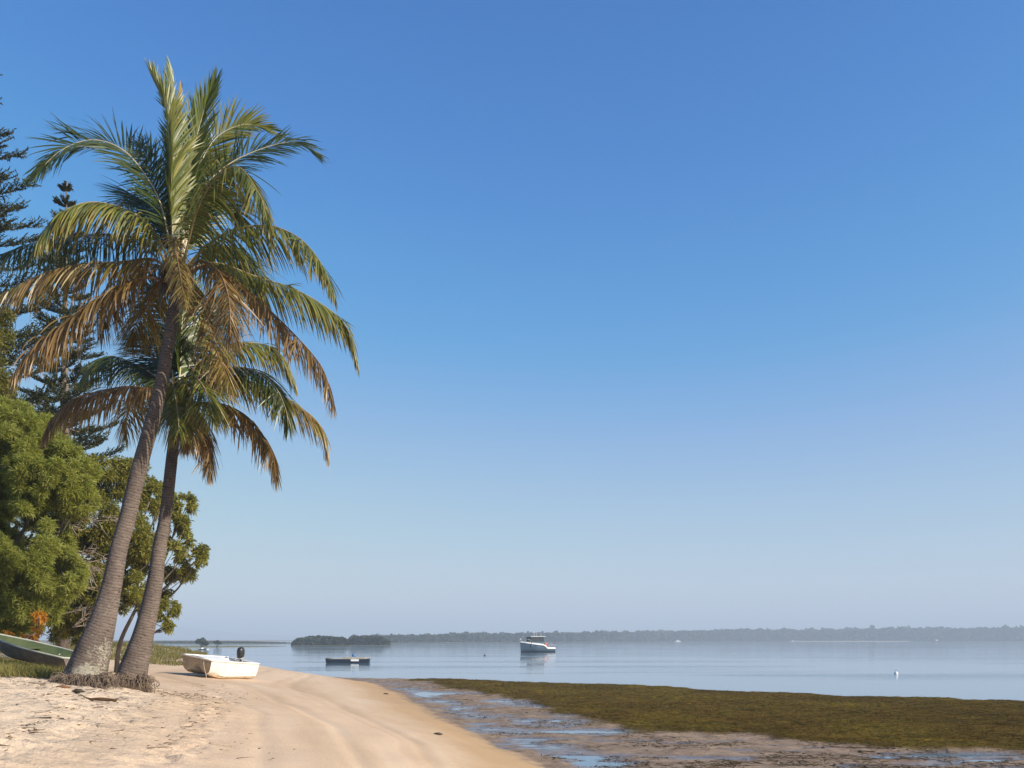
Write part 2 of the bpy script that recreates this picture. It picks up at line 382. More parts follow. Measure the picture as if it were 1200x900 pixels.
def mat_ground():
    m, nt, n, l = newmat('sand_and_tidal_mud')
    p = N(n, 'ShaderNodeBsdfPrincipled'); p.inputs['Specular IOR Level'].default_value = .35
    ge = N(n, 'ShaderNodeNewGeometry'); sx = N(n, 'ShaderNodeSeparateXYZ'); l.new(ge.outputs['Position'], sx.inputs[0])
    sh = N(n, 'ShaderNodeAttribute', attribute_name='shore'); we = N(n, 'ShaderNodeAttribute', attribute_name='weed'); be = N(n, 'ShaderNodeAttribute', attribute_name='berm')
    def noise(sc, det=6, ro=.6, vec=None):
        q = N(n, 'ShaderNodeTexNoise', i_Scale=sc, i_Detail=det, i_Roughness=ro); l.new(vec or ge.outputs['Position'], q.inputs['Vector']); return q.outputs['Fac']
    def math_(op, a, b=None, c=None):
        q = N(n, 'ShaderNodeMath', operation=op)
        for i, t in enumerate((a, b, c)):
            if t is None: continue
            if isinstance(t, (int, float)): q.inputs[i].default_value = t
            else: l.new(t, q.inputs[i])
        return q.outputs[0]
    def mix(f, a, b, bt='MIX'):
        q = N(n, 'ShaderNodeMix', data_type='RGBA', blend_type=bt)
        for i, t in ((0, f), (6, a), (7, b)):
            if isinstance(t, (int, float)): q.inputs[i].default_value = t
            elif isinstance(t, tuple): q.inputs[i].default_value = (*t, 1)
            else: l.new(t, q.inputs[i])
        return q.outputs[2]
    def mr(v, a, b, c=0, d=1):
        q = N(n, 'ShaderNodeMapRange', interpolation_type='SMOOTHSTEP'); l.new(v, q.inputs[0])
        for i, t in enumerate((a, b, c, d)): q.inputs[i + 1].default_value = t
        return q.outputs[0]
    # dry sand, in bands that run with the shore
    cb = N(n, 'ShaderNodeCombineXYZ'); l.new(be.outputs['Fac'], cb.inputs[0]); l.new(math_('MULTIPLY', sx.outputs[1], .012), cb.inputs[1])
    band = noise(9, 4, .55, cb.outputs[0])
    sand = ramp(n, [(.3, (.53, .385, .255)), (.5, (.61, .455, .315)), (.7, (.66, .51, .37))]); l.new(band, sand.inputs[0])
    grain = ramp(n, [(.3, (.72, .69, .66)), (.7, (1.1, 1.1, 1.1))]); l.new(noise(38, 8, .8), grain.inputs[0])
    c = mix(1.0, sand.outputs[0], grain.outputs[0], 'MULTIPLY')
    pale = mr(be.outputs['Fac'], .7, 1.0); c = mix(math_('MULTIPLY', pale, .6), c, (.66, .53, .39))
    # golden damp fringe down by the water line
    fr = mr(math_('ADD', sh.outputs['Fac'], math_('MULTIPLY', math_('SUBTRACT', noise(1.1, 5), .5), 1.6)), 2.6, .5)
    c = mix(math_('MULTIPLY', fr, .75), c, (.42, .27, .135))
    # flats
    mud = ramp(n, [(.3, (.13, .09, .065)), (.5, (.265, .195, .14)), (.72, (.37, .28, .205))]); l.new(noise(2.3, 9, .72), mud.inputs[0])
    spk = ramp(n, [(.56, (1, 1, 1)), (.66, (.35, .3, .26))]); l.new(noise(9, 7, .75), spk.inputs[0])
    mudc = mix(1.0, mud.outputs[0], spk.outputs[0], 'MULTIPLY')
    fl = mr(math_('ADD', sh.outputs['Fac'], math_('MULTIPLY', math_('SUBTRACT', noise(2.0, 6), .5), .9)), .35, -.15)
    c = mix(fl, c, mudc)
    weedc = ramp(n, [(.3, (.035, .026, .008)), (.55, (.10, .07, .014)), (.75, (.16, .108, .024))]); l.new(math_('MULTIPLY_ADD', noise(.35, 4, .6), .5, math_('MULTIPLY', noise(4.5, 8, .75), .5)), weedc.inputs[0])
    c = mix(we.outputs['Fac'], c, weedc.outputs[0])
    # wetness by height above the water
    wet = math_('MULTIPLY', mr(math_('ADD', sx.outputs[2], math_('MULTIPLY', math_('SUBTRACT', noise(7, 5), .5), .03)), .06, .008), mr(sh.outputs['Fac'], 1.6, .2))
    c = mix(math_('MULTIPLY', wet, .5), c, mix(1.0, c, (.45, .42, .42), 'MULTIPLY'))
    # leaf mould under the trees
    lm = mr(math_('ADD', be.outputs['Fac'], math_('MULTIPLY', math_('SUBTRACT', noise(.8, 5), .5), .5)), 1.12, 1.3)
    c = mix(lm, c, (.17, .125, .07))
    l.new(c, p.inputs['Base Color'])
    l.new(mr(wet, .1, 1.0, .95, .25), p.inputs['Roughness']); l.new(mr(wet, .2, .9, .03, .45), p.inputs['Specular IOR Level'])
    h = math_('ADD', math_('MULTIPLY', noise(22, 8, .75), .6), math_('MULTIPLY', noise(70, 4, .7), .3))
    chb = math_('MULTIPLY', noise(7.5, 6, .62), mr(math_('ADD', be.outputs['Fac'], math_('MULTIPLY', math_('SUBTRACT', noise(.9, 3), .5), .35)), .55, .85, .12, 3.2))
    h = math_('ADD', h, chb)
    bs = math_('MULTIPLY', math_('ADD', mr(be.outputs['Fac'], .5, .95, .25, .7), math_('MULTIPLY', fl, .3)), mr(wet, .4, 1.0, 1.0, .25))
    b = N(n, 'ShaderNodeBump', i_Distance=.03); l.new(h, b.inputs['Height']); l.new(bs, b.inputs['Strength']); l.new(b.outputs[0], p.inputs['Normal'])
    o = N(n, 'ShaderNodeOutputMaterial'); l.new(p.outputs[0], o.inputs[0])
    return m
ground = gm.build('ground', mat_ground()); tag(ground, 'pale sand beach sloping down to a muddy tidal flat', kind='structure')

def mat_water():
    m, nt, n, l = newmat('calm_bay_water')
    p = N(n, 'ShaderNodeBsdfPrincipled', i_Roughness=.06, i_IOR=1.33); p.inputs['Base Color'].default_value = (.13, .20, .26, 1)
    ge = N(n, 'ShaderNodeNewGeometry')
    mp = N(n, 'ShaderNodeMapping'); mp.inputs['Scale'].default_value = (.7, 1.6, 1); l.new(ge.outputs['Position'], mp.inputs[0])
    n1 = N(n, 'ShaderNodeTexNoise', i_Scale=1.5, i_Detail=3, i_Roughness=.5); l.new(mp.outputs[0], n1.inputs['Vector'])
    mp2 = N(n, 'ShaderNodeMapping'); mp2.inputs['Scale'].default_value = (.012, .05, 1); l.new(ge.outputs['Position'], mp2.inputs[0])
    n2 = N(n, 'ShaderNodeTexNoise', i_Scale=1.0, i_Detail=5, i_Roughness=.6); l.new(mp2.outputs[0], n2.inputs['Vector'])
    st = N(n, 'ShaderNodeMapRange', interpolation_type='SMOOTHSTEP', i_1=.48, i_2=.62, i_3=.006, i_4=.2); l.new(n2.outputs['Fac'], st.inputs[0])
    b = N(n, 'ShaderNodeBump', i_Distance=.25); l.new(n1.outputs['Fac'], b.inputs['Height']); sp_ = N(n, 'ShaderNodeSeparateXYZ'); l.new(ge.outputs['Position'], sp_.inputs[0]); nr = N(n, 'ShaderNodeMapRange', i_1=25, i_2=60, i_3=.06, i_4=1); l.new(sp_.outputs[1], nr.inputs[0]); mq = N(n, 'ShaderNodeMath', operation='MULTIPLY'); l.new(st.outputs[0], mq.inputs[0]); l.new(nr.outputs[0], mq.inputs[1]); l.new(mq.outputs[0], b.inputs['Strength'])
    l.new(b.outputs[0], p.inputs['Normal'])
    o = N(n, 'ShaderNodeOutputMaterial'); l.new(p.outputs[0], o.inputs[0])
    return m
wm = MB().add([(-9000, -60, 0), (9000, -60, 0), (9000, 9000, 0), (-9000, 9000, 0)], [(0, 1, 2, 3)])
tag(wm.build('water', mat_water()), 'calm pale blue bay with thin ripple streaks', kind='structure')

def gz(x, y):
    return terrain(np.atleast_1d(np.asarray(x, float)), np.atleast_1d(np.asarray(y, float)))[0]
def on_ground(u, v):
    z = 1.2
    for _ in range(25):
        g = ground_pt(u, v, z); z = .5 * z + .5 * float(gz(g[0], g[1])[0])
    return np.array([g[0], g[1], z])

# ------------------------------------------------------------------ coconut palms
GR, BR, OL, YE, BN, TA = map(np.array, [(.048, .070, .014), (.12, .15, .018), (.22, .20, .036), (.34, .22, .035), (.19, .105, .038), (.38, .26, .13)])
STY = {  # colour a, colour b, tip colour, droop, forward lift (V), leaflet length, irregularity, midrib
    'young': (BR, GR * 1.25, BR * 1.2, .05, .30, .55, .10, 'midrib_pale'),
    'spear': (YE, YE * .9, BN, .02, .1, .35, .08, 'midrib'),
    'sheen': (OL, GR * 1.6, OL * 1.3, .22, .25, .62, .12, 'midrib_pale'),
    'green': (GR, GR * .8, GR * 1.2, .35, .15, .66, .16, 'midrib_pale'),
    'olive': (OL, GR * 1.5, YE * .8, 1.6, .0, .66, .24, 'midrib'),
    'dark': (GR, GR * .7, OL, 1.6, .0, .66, .22, 'midrib'),
    'brown': (BN, BN * .6 + OL * .25, TA * .9, 1.9, -.1, .62, .35, 'midrib_dry'),
    'mixed': (OL, BN, TA * .9, 1.5, -.05, .62, .30, 'midrib_dry'),
    'dead': (BN * .8, TA * .8, TA, 2.6, -.2, .5, .45, 'midrib_dry'),
}
def frond(parent, origin, uv, depth0, D, style, roll=0, scale=1.0, L3=3.0, n=150, bare=.14, side=None, wid=1.0, acute=0):
    ca, cb_, ct, droop, lift, ll, irr, rib = STY[style]
    uv = np.array(uv, float)
    seg = np.concatenate([[0], np.cumsum(np.linalg.norm(np.diff(uv, axis=0), axis=1))]); seg /= seg[-1]
    pts = np.array([P(u, v, depth0 + D * (t ** 1.15)) for (u, v), t in zip(uv, seg)])
    C, L = catmull(pts, 60)
    T = nrm(np.gradient(C, axis=0))
    ch = C[-1] - C[0]; h = np.array([ch[1], -ch[0], 0]); S0 = nrm(h) if np.hypot(*h[:2]) > .05 else np.array([0, -1.0, 0])
    if side is not None: S0 = nrm(np.array(side, float))
    S_ = nrm(S0 - T * (T @ S0)[:, None]); N0 = np.cross(S_, T)
    N0 = np.where((N0[:, 2:] < 0) & (side is None), N0, N0)
    cr, sr = math.cos(R(roll)), math.sin(R(roll))
    S_, N0 = S_ * cr + N0 * sr, N0 * cr - S_ * sr
    if (N0[:20, 2].mean() < 0) and side is None and abs(roll) < 60: N0 = -N0
    rr = np.interp(np.linspace(0, 1, 60), [0, .06, .2, 1], [.05, .028, .015, .004]) * scale
    ts = np.linspace(bare, .995, n)
    ii = ts * 59; i0 = np.clip(ii.astype(int), 0, 58); f = (ii - i0)[:, None]
    Pp = C[i0] * (1 - f) + C[i0 + 1] * f; Tt = nrm(T[i0] * (1 - f) + T[i0 + 1] * f); Ss = nrm(S_[i0] * (1 - f) + S_[i0 + 1] * f); Nn = nrm(N0[i0] * (1 - f) + N0[i0 + 1] * f)
    q = (ts - bare) / (1 - bare)
    prof_l = np.interp(q, [0, .12, .35, .65, .9, 1], [.5, .85, 1, .9, .55, .38])
    ang = R(1) * (np.interp(q, [0, .3, .7, 1], [28, 36, 50, 74]) + (18 if droop < .3 else 0) * (1 - q) + acute * (1 - .6 * q))
    K = 6; ks = np.linspace(0, 1, K)
    cs, ws, hs, cols = [], [], [], []
    hang = np.array([0, 0, -1.0])
    for sg in (-1, 1):
        jit = rng.normal(0, irr, (n, 3)) * .8
        d0 = nrm(sg * Ss * np.cos(ang)[:, None] + Tt * np.sin(ang)[:, None] + Nn * lift + jit * .6)
        ln = 1.3 * ll * scale * prof_l * rng.uniform(.8, 1.12, n)
        if style in ('brown', 'dead', 'mixed'): ln *= np.where(rng.random(n) < .18, rng.uniform(.3, .7, n), 1)
        sj = np.convolve(rng.normal(0, 1, n + 10), np.ones(11) / 11, 'valid')[:n] * 2.2
        dr = droop * np.clip(rng.uniform(.6, 1.4, n) + .35 * sj, .2, 3)
        ln = ln * np.where(rng.random(n) < .07, rng.uniform(.25, .7, n), 1)
        d0 = nrm(d0 + Tt * (sj * .22)[:, None])
        pos = Pp.copy(); line = [pos.copy()]
        for k in range(1, K):
            d = nrm(d0 + hang * (dr[:, None] * (ks[k] ** .9) * 1.25))
            pos = pos + d * (ln / (K - 1))[:, None]; line.append(pos.copy())
        line = np.stack(line, 1)
        dd = nrm(np.gradient(line, axis=1))
        tw = nrm(Tt + jit)[:, None, :]
        w_ = nrm(tw - dd * (dd * tw).sum(-1, keepdims=True))
        # a little V fold seen as a tilt of the blade
        w_ = nrm(w_ + .35 * rng.normal(0, 1, (n, 1, 1)) * np.cross(dd, w_))
        hw = .0138 * scale * wid * np.interp(ks, [0, .15, .5, .8, 1], [.35, 1, .95, .6, .06])[None, :] * rng.uniform(.8, 1.15, (n, 1)) * np.interp(q, [0, 1], [1, .75])[:, None]
        mixr = np.clip(rng.normal(.45, .3, (n, 1)), 0, 1)
        base = ca * mixr + cb_ * (1 - mixr); base = base * rng.uniform(.8, 1.2, (n, 1))
        tipf = np.clip((ks[None, :, None] - .55) * 1.6 + rng.normal(0, .2, (n, 1, 1)), 0, 1) * (.85 if droop > .9 else .4)
        tt = base[:, None, :] * (1 - tipf) + ct[None, None, :] * tipf
        cs.append(line); ws.append(w_); hs.append(hw); cols.append(tt)
    mb = MB(); mb.strips(np.concatenate(cs), np.concatenate(ws), np.concatenate(hs), 0, tint=np.concatenate(cols))
    o = np.array(origin)
    mb.v = [v - o for v in mb.v]
    fo = mb.build('frond', M['frond'], parent)
    rb = MB(); rb.tube(C - o, rr, 6); rb.build('midrib', M[rib], fo)
    if style in ('brown', 'dead'): fo['label'] = 'dry brown drooping frond'
    elif style == 'spear': fo['label'] = 'yellow unopened spear frond'
    return fo

def palm(uvtrunk, d0, label, fronds, mat, hub, rootspec, ring_seed, group='coconut palms leaning over the beach'):
    # trunk: list of (u, v, width px); base depth d0, the top leans a little towards the viewer
    uvt = np.array(uvtrunk, float); m = len(uvt)
    tt = (uvt[0, 1] - uvt[:, 1]) / (uvt[0, 1] - uvt[-1, 1])
    dep = d0 + .25 * tt
    pts = np.array([P(u, v, y) for (u, v, _), y in zip(uvt, dep)])
    base = pts[0].copy(); base[2] = float(gz(base[0], base[1])[0])
    root = empty('palm_tree', base)
    tag(root, label, 'palm tree', group)
    C, L = catmull(np.column_stack([pts, uvt[:, 2] * dep / F * .5]), 420)
    along = np.linspace(0, L, 420); k = 28
    T = nrm(np.gradient(C[:, :3], axis=0)); a = np.linspace(0, 2 * np.pi, k, endpoint=False)
    rings, al = [], []
    for i in range(420):
        s = nrm(np.cross(T[i], [0, 1, 0])); u = np.cross(s, T[i])
        lump = 1 + .05 * (fbm(np.cos(a) * 1.3 + 9 + ring_seed, np.sin(a) * 1.3 + along[i] * .8 + 9, 3, 5) - .5) * 2
        fr_ = ((along[i] + .012 * np.sin(a * 3 + i)) / .062) % 1
        rr = C[i, 3] * lump * (1 + .014 * (fr_ - .5))
        rings.append(C[i, :3] + rr[:, None] * (np.cos(a)[:, None] * s + np.sin(a)[:, None] * u) - base); al.append(np.full(k, along[i]))
    tb = MB(); tb.loft(rings, True, True, True, 0, along=np.concatenate(al)); tb.build('trunk', mat, root)
    # root mound
    (ru, rv0, rv1, rw) = rootspec
    rb = MB(); c0 = pts[0]; n = 1700
    rad0 = uvt[0, 2] * d0 / F * .5
    for i in range(n):
        ph = rng.uniform(0, 2 * np.pi); r0 = rad0 * rng.uniform(.8, 1.0); r1 = rw * rng.uniform(.3, 1.0) ** .7 * rng.uniform(.85, 1.2) * (1.35 if rng.random() < .12 else 1) * (1.0 + .18 * math.cos(ph + .9)) * (.72 + .5 * float(fbm(np.array([math.cos(ph) * 2.5 + 9]), np.array([math.sin(ph) * 2.5 + 9 + ring_seed]), 3, 61)[0]))
        dirv = np.array([math.cos(ph), math.sin(ph), 0])
        p0 = c0 + dirv * r0 + np.array([0, 0, rng.uniform(-.02, .10)])
        q = c0[:2] + dirv[:2] * r1; gzv = float(gz(q[0], q[1])[0])
        p1 = c0 + dirv * (r0 * .45 + r1 * .55) + np.array([0, 0, 0]); p1[2] = p0[2] * .36 + gzv * .64 + rng.uniform(-.01, .05)
        p2 = np.array([q[0], q[1], gzv - .05])
        w1 = rng.normal(0, .075, 3) * [1, 1, .6]; p0 = p0 + np.array([0, 0, -rng.uniform(0, .09)]); p2[:2] += rng.normal(0, .06, 2); c, _ = catmull([p0, p0 * .55 + p1 * .45 + w1 + [0, 0, .02], p1 + w1, p2], 9)
        rb.tube(c - base, np.interp(np.linspace(0, 1, 9), [0, 1], [rng.uniform(.0035, .008), .003]), 5)
    mound = []
    for t in np.linspace(0, 1, 8):
        rr = rad0 * .92 + (rw * .86 - rad0 * .92) * t
        ring = []
        for q in a:
            x, y_ = c0[0] + rr * math.cos(q), c0[1] + rr * math.sin(q)
            g = float(gz(x, y_)[0]) - .03
            ring.append([x, y_, (c0[2] + .03) * (1 - t) ** 1.8 + g * (1 - (1 - t) ** 1.8)])
        mound.append(np.array(ring) - base + rng.normal(0, .008, (len(ring), 3)))
    rb.loft(mound, True, True, False)
    rb.build('root_mound', M['root'], root)
    # fronds
    top = P(hub[0], hub[1], dep[-1])
    for fr in fronds:
        uv, sgn, st = fr[:3]; kw = fr[3] if len(fr) > 3 else {}
        pl = np.sum(np.linalg.norm(np.diff(np.array(uv, float), axis=0), axis=1)) * dep[-1] / F
        L3 = kw.pop('L3', 2.9)
        D = kw.pop('D', None)
        if D is None: D = sgn * .85 * math.sqrt(max(.05, L3 * L3 - pl * pl)) if abs(sgn) > 0 else 0
        frond(root, base, uv, dep[-1] + .12 * np.sign(D), D, st, **kw)
    # fibre sheath and dangling stalks under the crown
    fb = MB(); nn = 70
    ph = rng.uniform(0, 2 * np.pi, nn); r = rng.uniform(.10, .22, nn)
    st = np.stack([np.cos(ph) * r, np.sin(ph) * r, rng.uniform(-.05, .35, nn)], 1) + top - base
    ln = rng.uniform(.2, .6, nn); K = 4; ks = np.linspace(0, 1, K)
    outd = np.stack([np.cos(ph), np.sin(ph), np.zeros(nn)], 1)
    line = st[:, None, :] + (outd[:, None, :] * (.30 * ks[None, :, None]) + np.array([0, 0, -1.0]) * (ks[None, :, None] ** 1.3)) * ln[:, None, None]
    wv = nrm(np.cross(outd, [0, 0, 1.0]))[:, None, :] * np.ones((1, K, 1))
    fb.strips(line, wv, np.full((nn, K), .028) * np.array([.7, 1, .8, .2]), 0, tint=(BN * .7)[None] * rng.uniform(.5, 1.6, (nn, 1)))
    fb.build('fibre_sheath', M['frond'], root)
    sh = MB()
    for i in range(9):
        q = i / 9 * 6.283 + .3; d = np.array([math.cos(q), math.sin(q), 0])
        c, _ = catmull([top - base + d * .06 + [0, 0, -.25], top - base + d * .12 + [0, 0, .0], top - base + d * .09 + [0, 0, .24]], 7)
        sh.tube(c, [.05, .06, .055, .045, .04, .03, .015], 7)
    sh.build('crownshaft', M['midrib'], root)
    return root

P1 = [
    ([(203.4, 305), (200, 235), (199, 170), (193, 125), (178, 90)], -1, 'sheen', dict(roll=80, D=-.5, wid=1.25, acute=18)),
    ([(207.9, 305), (211, 220), (212, 160), (213, 104)], 0, 'spear', dict(roll=60, D=.1, bare=.3, wid=1.3, n=60)),
    ([(206.1, 305), (205, 215), (206, 150), (203, 84)], 1, 'young', dict(roll=85, D=.5, bare=.25, wid=1.2, acute=22)),
    ([(212.4, 305), (222, 205), (236, 140), (253, 94)], 1, 'young', dict(roll=-75, D=.3, wid=1.3, acute=22)),
    ([(213.3, 308), (228, 215), (250, 165), (285, 146), (314, 152)], 1, 'sheen', dict(roll=-70, D=1.0, wid=1.1)),
    ([(212.4, 315), (230, 235), (262, 197), (305, 175), (345, 167), (370, 180)], 1, 'green', dict(roll=-50, D=.9)),
    ([(213.3, 315), (232, 245), (255, 207), (280, 196), (304, 228), (313, 258)], -1, 'olive', dict(D=-1.3)),
    ([(203.4, 315), (190, 245), (170, 205), (143, 175), (108, 164), (72, 176), (42, 204)], -1, 'green', dict(roll=55, D=-.9)),
    ([(203.4, 320), (180, 270), (148, 246), (105, 237), (68, 252), (44, 282)], -1, 'olive', dict(D=-1.2)),
    ([(203.4, 325), (178, 285), (140, 277), (92, 276), (35, 286), (-18, 306)], 1, 'dark', dict(D=.9)),
    ([(203.4, 324), (180, 304), (140, 307), (85, 311), (35, 327), (-8, 352)], -1, 'mixed', dict(D=-.6)),
    ([(203.4, 330), (165, 326), (121, 345), (75, 378), (38, 408), (14, 440)], -1, 'brown', dict(D=-.7)),
    ([(205.2, 320), (203, 282), (204, 284), (209, 310), (217, 356)], -1, 'mixed', dict(D=-1.7, bare=.2, side=(1, 0, 0), scale=.62)),
    ([(212.4, 323), (245, 285), (280, 268), (318, 265), (352, 280), (376, 308), (391, 342)], -1, 'olive', dict(D=-.8)),
    ([(212.4, 322), (250, 308), (300, 324), (345, 339), (385, 362), (407, 385), (418, 420)], 1, 'olive', dict(D=.6)),
    ([(212.4, 326), (245, 312), (285, 336), (325, 372), (360, 408), (380, 436), (391, 474)], -1, 'brown', dict(D=-.7)),
    ([(211.5, 328), (226, 328), (240, 366), (253, 408), (270, 452)], -1, 'mixed', dict(D=-1.1)),
    ([(203.4, 328), (188, 330), (172, 358), (158, 382), (153, 402)], 1, 'mixed', dict(D=1.6)),
    ([(212.4, 322), (235, 306), (256, 318), (268, 350), (270, 395)], -1, 'brown', dict(D=-1.9)),
    ([(211.5, 320), (240, 292), (275, 292), (300, 320), (312, 362)], 1, 'dark', dict(D=1.7)),
    ([(203.4, 324), (180, 310), (150, 325), (130, 352), (118, 395)], 1, 'brown', dict(D=1.6)),
    ([(204.3, 312), (192, 262), (172, 238), (150, 232), (128, 250)], 1, 'green', dict(D=2.1)),
    ([(211.5, 312), (224, 255), (246, 232), (272, 240), (294, 272)], 1, 'green', dict(D=2.0)),
]
P1 += [
    ([(205, 316), (194, 250), (182, 205), (164, 168)], 1, 'green', dict(roll=60, D=1.2)),
    ([(210, 316), (224, 250), (240, 208), (266, 182)], 1, 'sheen', dict(roll=-60, D=1.4)),
]
P2 = [
    ([(205, 462), (200, 415), (192, 370), (178, 335)], 1, 'green', dict(roll=70, D=.8)),
    ([(209, 462), (212, 415), (214, 370), (222, 325)], 1, 'young', dict(roll=-80, D=.4)),
    ([(211, 462), (222, 420), (240, 378), (268, 348)], 1, 'green', dict(roll=-60, D=1.0)),
    ([(204, 464), (192, 428), (176, 400), (158, 392)], -1, 'green', dict(D=1.4, roll=30)),
    ([(211, 462), (230, 428), (262, 406), (300, 402), (328, 414), (345, 446)], 1, 'olive', dict(D=1.0)),
    ([(211, 464), (232, 442), (262, 431), (295, 433), (320, 450), (334, 477), (338, 500)], -1, 'dark', dict(D=-1.0, roll=-20)),
    ([(212, 466), (245, 448), (290, 446), (335, 466), (365, 488), (380, 508), (384, 532)], 1, 'mixed', dict(D=.6)),
    ([(212, 472), (234, 472), (262, 474), (288, 487), (308, 510), (320, 535), (324, 558)], -1, 'brown', dict(D=-.8)),
    ([(212, 474), (228, 478), (238, 497), (244, 525), (247, 554)], -1, 'dead', dict(D=-.5)),
    ([(211, 470), (217, 468), (222, 480), (221, 500), (216, 520)], -1, 'dead', dict(D=-1.0)),
    ([(204, 464), (186, 444), (155, 425), (125, 418), (98, 440)], 1, 'dark', dict(D=1.0)),
    ([(203, 466), (180, 456), (150, 453), (118, 458), (86, 468), (62, 490), (52, 508)], -1, 'brown', dict(D=-.6)),
    ([(204, 468), (188, 462), (168, 464), (152, 480), (146, 512)], 1, 'mixed', dict(D=1.7)),
    ([(209, 466), (214, 446), (226, 440), (240, 456), (250, 490)], -1, 'olive', dict(D=-1.8)),
    ([(206, 466), (202, 448), (203, 452), (207, 474), (210, 505)], -1, 'olive', dict(D=-1.8, side=(1, 0, 0))),
]
palm([(99, 796, 47), (111, 757, 36.5), (121, 727, 28.5), (131.5, 684, 22), (139, 645, 19.3), (150, 605, 18.5), (163, 550, 17.5), (178, 495, 16.2), (191, 440, 14.5), (203, 367, 13), (207, 330, 13)],
     14.7, 'taller front coconut palm with a lichen-spotted leaning trunk', P1, M['trunk_l'], (207, 326), (108, 788, 810, .47), 0)
palm([(153, 795, 35), (164, 757, 26), (172, 727, 21.5), (181, 684, 18), (187, 640, 15.5), (194, 605, 13.8), (200, 550, 13), (206, 495, 12), (208, 470, 12)],
     16.4, 'shorter coconut palm standing just behind the tallest palm', P2, M['trunk'], (208, 466), (157, 788, 803, .31), 4)

# ------------------------------------------------------------------ broadleaf and needle trees
def leaf_cloud(mb, centres, n, ll, lw, ca, cb_, updir=.25, outw=.8, shell=.55, rnd=.7, bend=.15, flat=1.0):
    """centres: (x, y, z, r) ; n leaves per unit of r^2"""
    for (x, y_, z, r) in centres:
        k = max(20, int(n * r * r))
        d = nrm(rng.normal(0, 1, (k, 3)))
        # lumpy outline
        lump = .72 + .5 * fbm(d[:, 0] * 2.2 + x * 3 + 50, d[:, 2] * 2.2 + d[:, 1] * 1.7 + z * 3 + 50, 3, 77)
        rad = r * lump * (shell + (1 - shell) * rng.random(k) ** .7)
        p = np.array([x, y_, z]) + d * rad[:, None] * np.array([1, 1, flat])
        dirv = nrm(d * outw + rng.normal(0, rnd, (k, 3)) + np.array([0, 0, updir]))
        w_ = nrm(np.cross(dirv, rng.normal(0, 1, (k, 3))))
        L = ll * rng.uniform(.6, 1.3, k); K = 3; ks = np.array([0, .5, 1])
        line = p[:, None, :] + dirv[:, None, :] * (ks[None, :, None] * L[:, None, None]) + np.array([0, 0, -bend]) * (ks[None, :, None] ** 2) * L[:, None, None]
        hw = lw * np.array([.35, 1, .15])[None, :] * rng.uniform(.7, 1.3, (k, 1))
        m_ = rng.random((k, 1)); c = (ca * m_ + cb_ * (1 - m_)) * rng.uniform(.75, 1.25, (k, 1))
        mb.strips(line, np.repeat(w_[:, None, :], K, 1), hw, 0, tint=c)

def sub_lobes(lobes, k, spread, shrink):
    out = []
    for (x, y_, z, r) in lobes:
        for _ in range(k):
            d = nrm(rng.normal(0, 1, 3)); out.append((x + d[0] * r * spread, y_ + d[1] * r * spread, z + d[2] * r * spread * .8, r * shrink * rng.uniform(.7, 1.25)))
    return out

def tree(name, label, cat, base_uvd, lobes_uv, d, leafargs, trunk_r, group=None, sub=(9, .75, .38), limbs=True, mat='leaf', trunk_top=None):
    bx = P(*base_uvd); bx[2] = float(gz(bx[0], bx[1])[0])
    root = empty(name, bx); tag(root, label, cat, group)
    lobes = [(*P(u, v, d + dd), r * (d + dd) / F) for (u, v, r, dd) in lobes_uv]
    small = sub_lobes(lobes, *sub)
    mb = MB(); leaf_cloud(mb, small, **leafargs); mb.v = [v - bx for v in mb.v]
    tk = MB()
    cen = np.mean([l_[:3] for l_ in lobes], axis=0)
    fork = np.array(P(*trunk_top)) if trunk_top is not None else bx * .5 + cen * .5
    c, _ = catmull([bx - [0, 0, .1], bx * .6 + fork * .4 + rng.normal(0, .12, 3), fork], 14)
    tk.tube(c - bx, np.linspace(trunk_r, trunk_r * .6, 14), 10)
    for l_ in lobes:
        e = np.array(l_[:3]); mid = fork * .5 + e * .5 + rng.normal(0, .15, 3) - [0, 0, .2]
        c, _ = catmull([fork, mid, e], 10); tk.tube(c - bx, np.linspace(trunk_r * .5, .02, 10), 6)
        for _ in range(3):
            e2 = e + nrm(rng.normal(0, 1, 3)) * l_[3] * .8; c2, _ = catmull([mid * .4 + e * .6, (mid + e2) / 2 + rng.normal(0, .1, 3), e2], 8)
            tk.tube(c2 - bx, np.linspace(trunk_r * .2, .008, 8), 5)
    tk.build('trunk', M['bark'], root); mb.build('crown', M[mat], root)
    return root

def dead_twigs(root, starts, n, length, seed=0):
    bx = np.array(root.location)
    for (u, v, d_, ang) in starts:
        p = P(u, v, d_)
        for _ in range(n):
            tk = MB()
            a = R(ang) + rng.normal(0, .4); L = length * rng.uniform(.5, 1.2)
            e = p + np.array([math.cos(a) * L, rng.normal(0, .3) * L, math.sin(a) * L])
            mid = (p + e) / 2 + rng.normal(0, .1, 3) * L
            c, _ = catmull([p, mid, e], 9); tk.tube(c - bx, np.linspace(.018, .005, 9), 5)
            for _ in range(5):
                q = c[rng.integers(3, 8)]; e2 = q + (e - p) * .35 * rng.uniform(.5, 1.2) + rng.normal(0, .16, 3) * L
                c2, _ = catmull([q, (q + e2) / 2 + rng.normal(0, .03, 3), e2], 6); tk.tube(c2 - bx, np.linspace(.009, .003, 6), 4)
            o = tk.build('branch', M['twig'], root); o['label'] = 'bare bleached twig sticking out of the leaves'

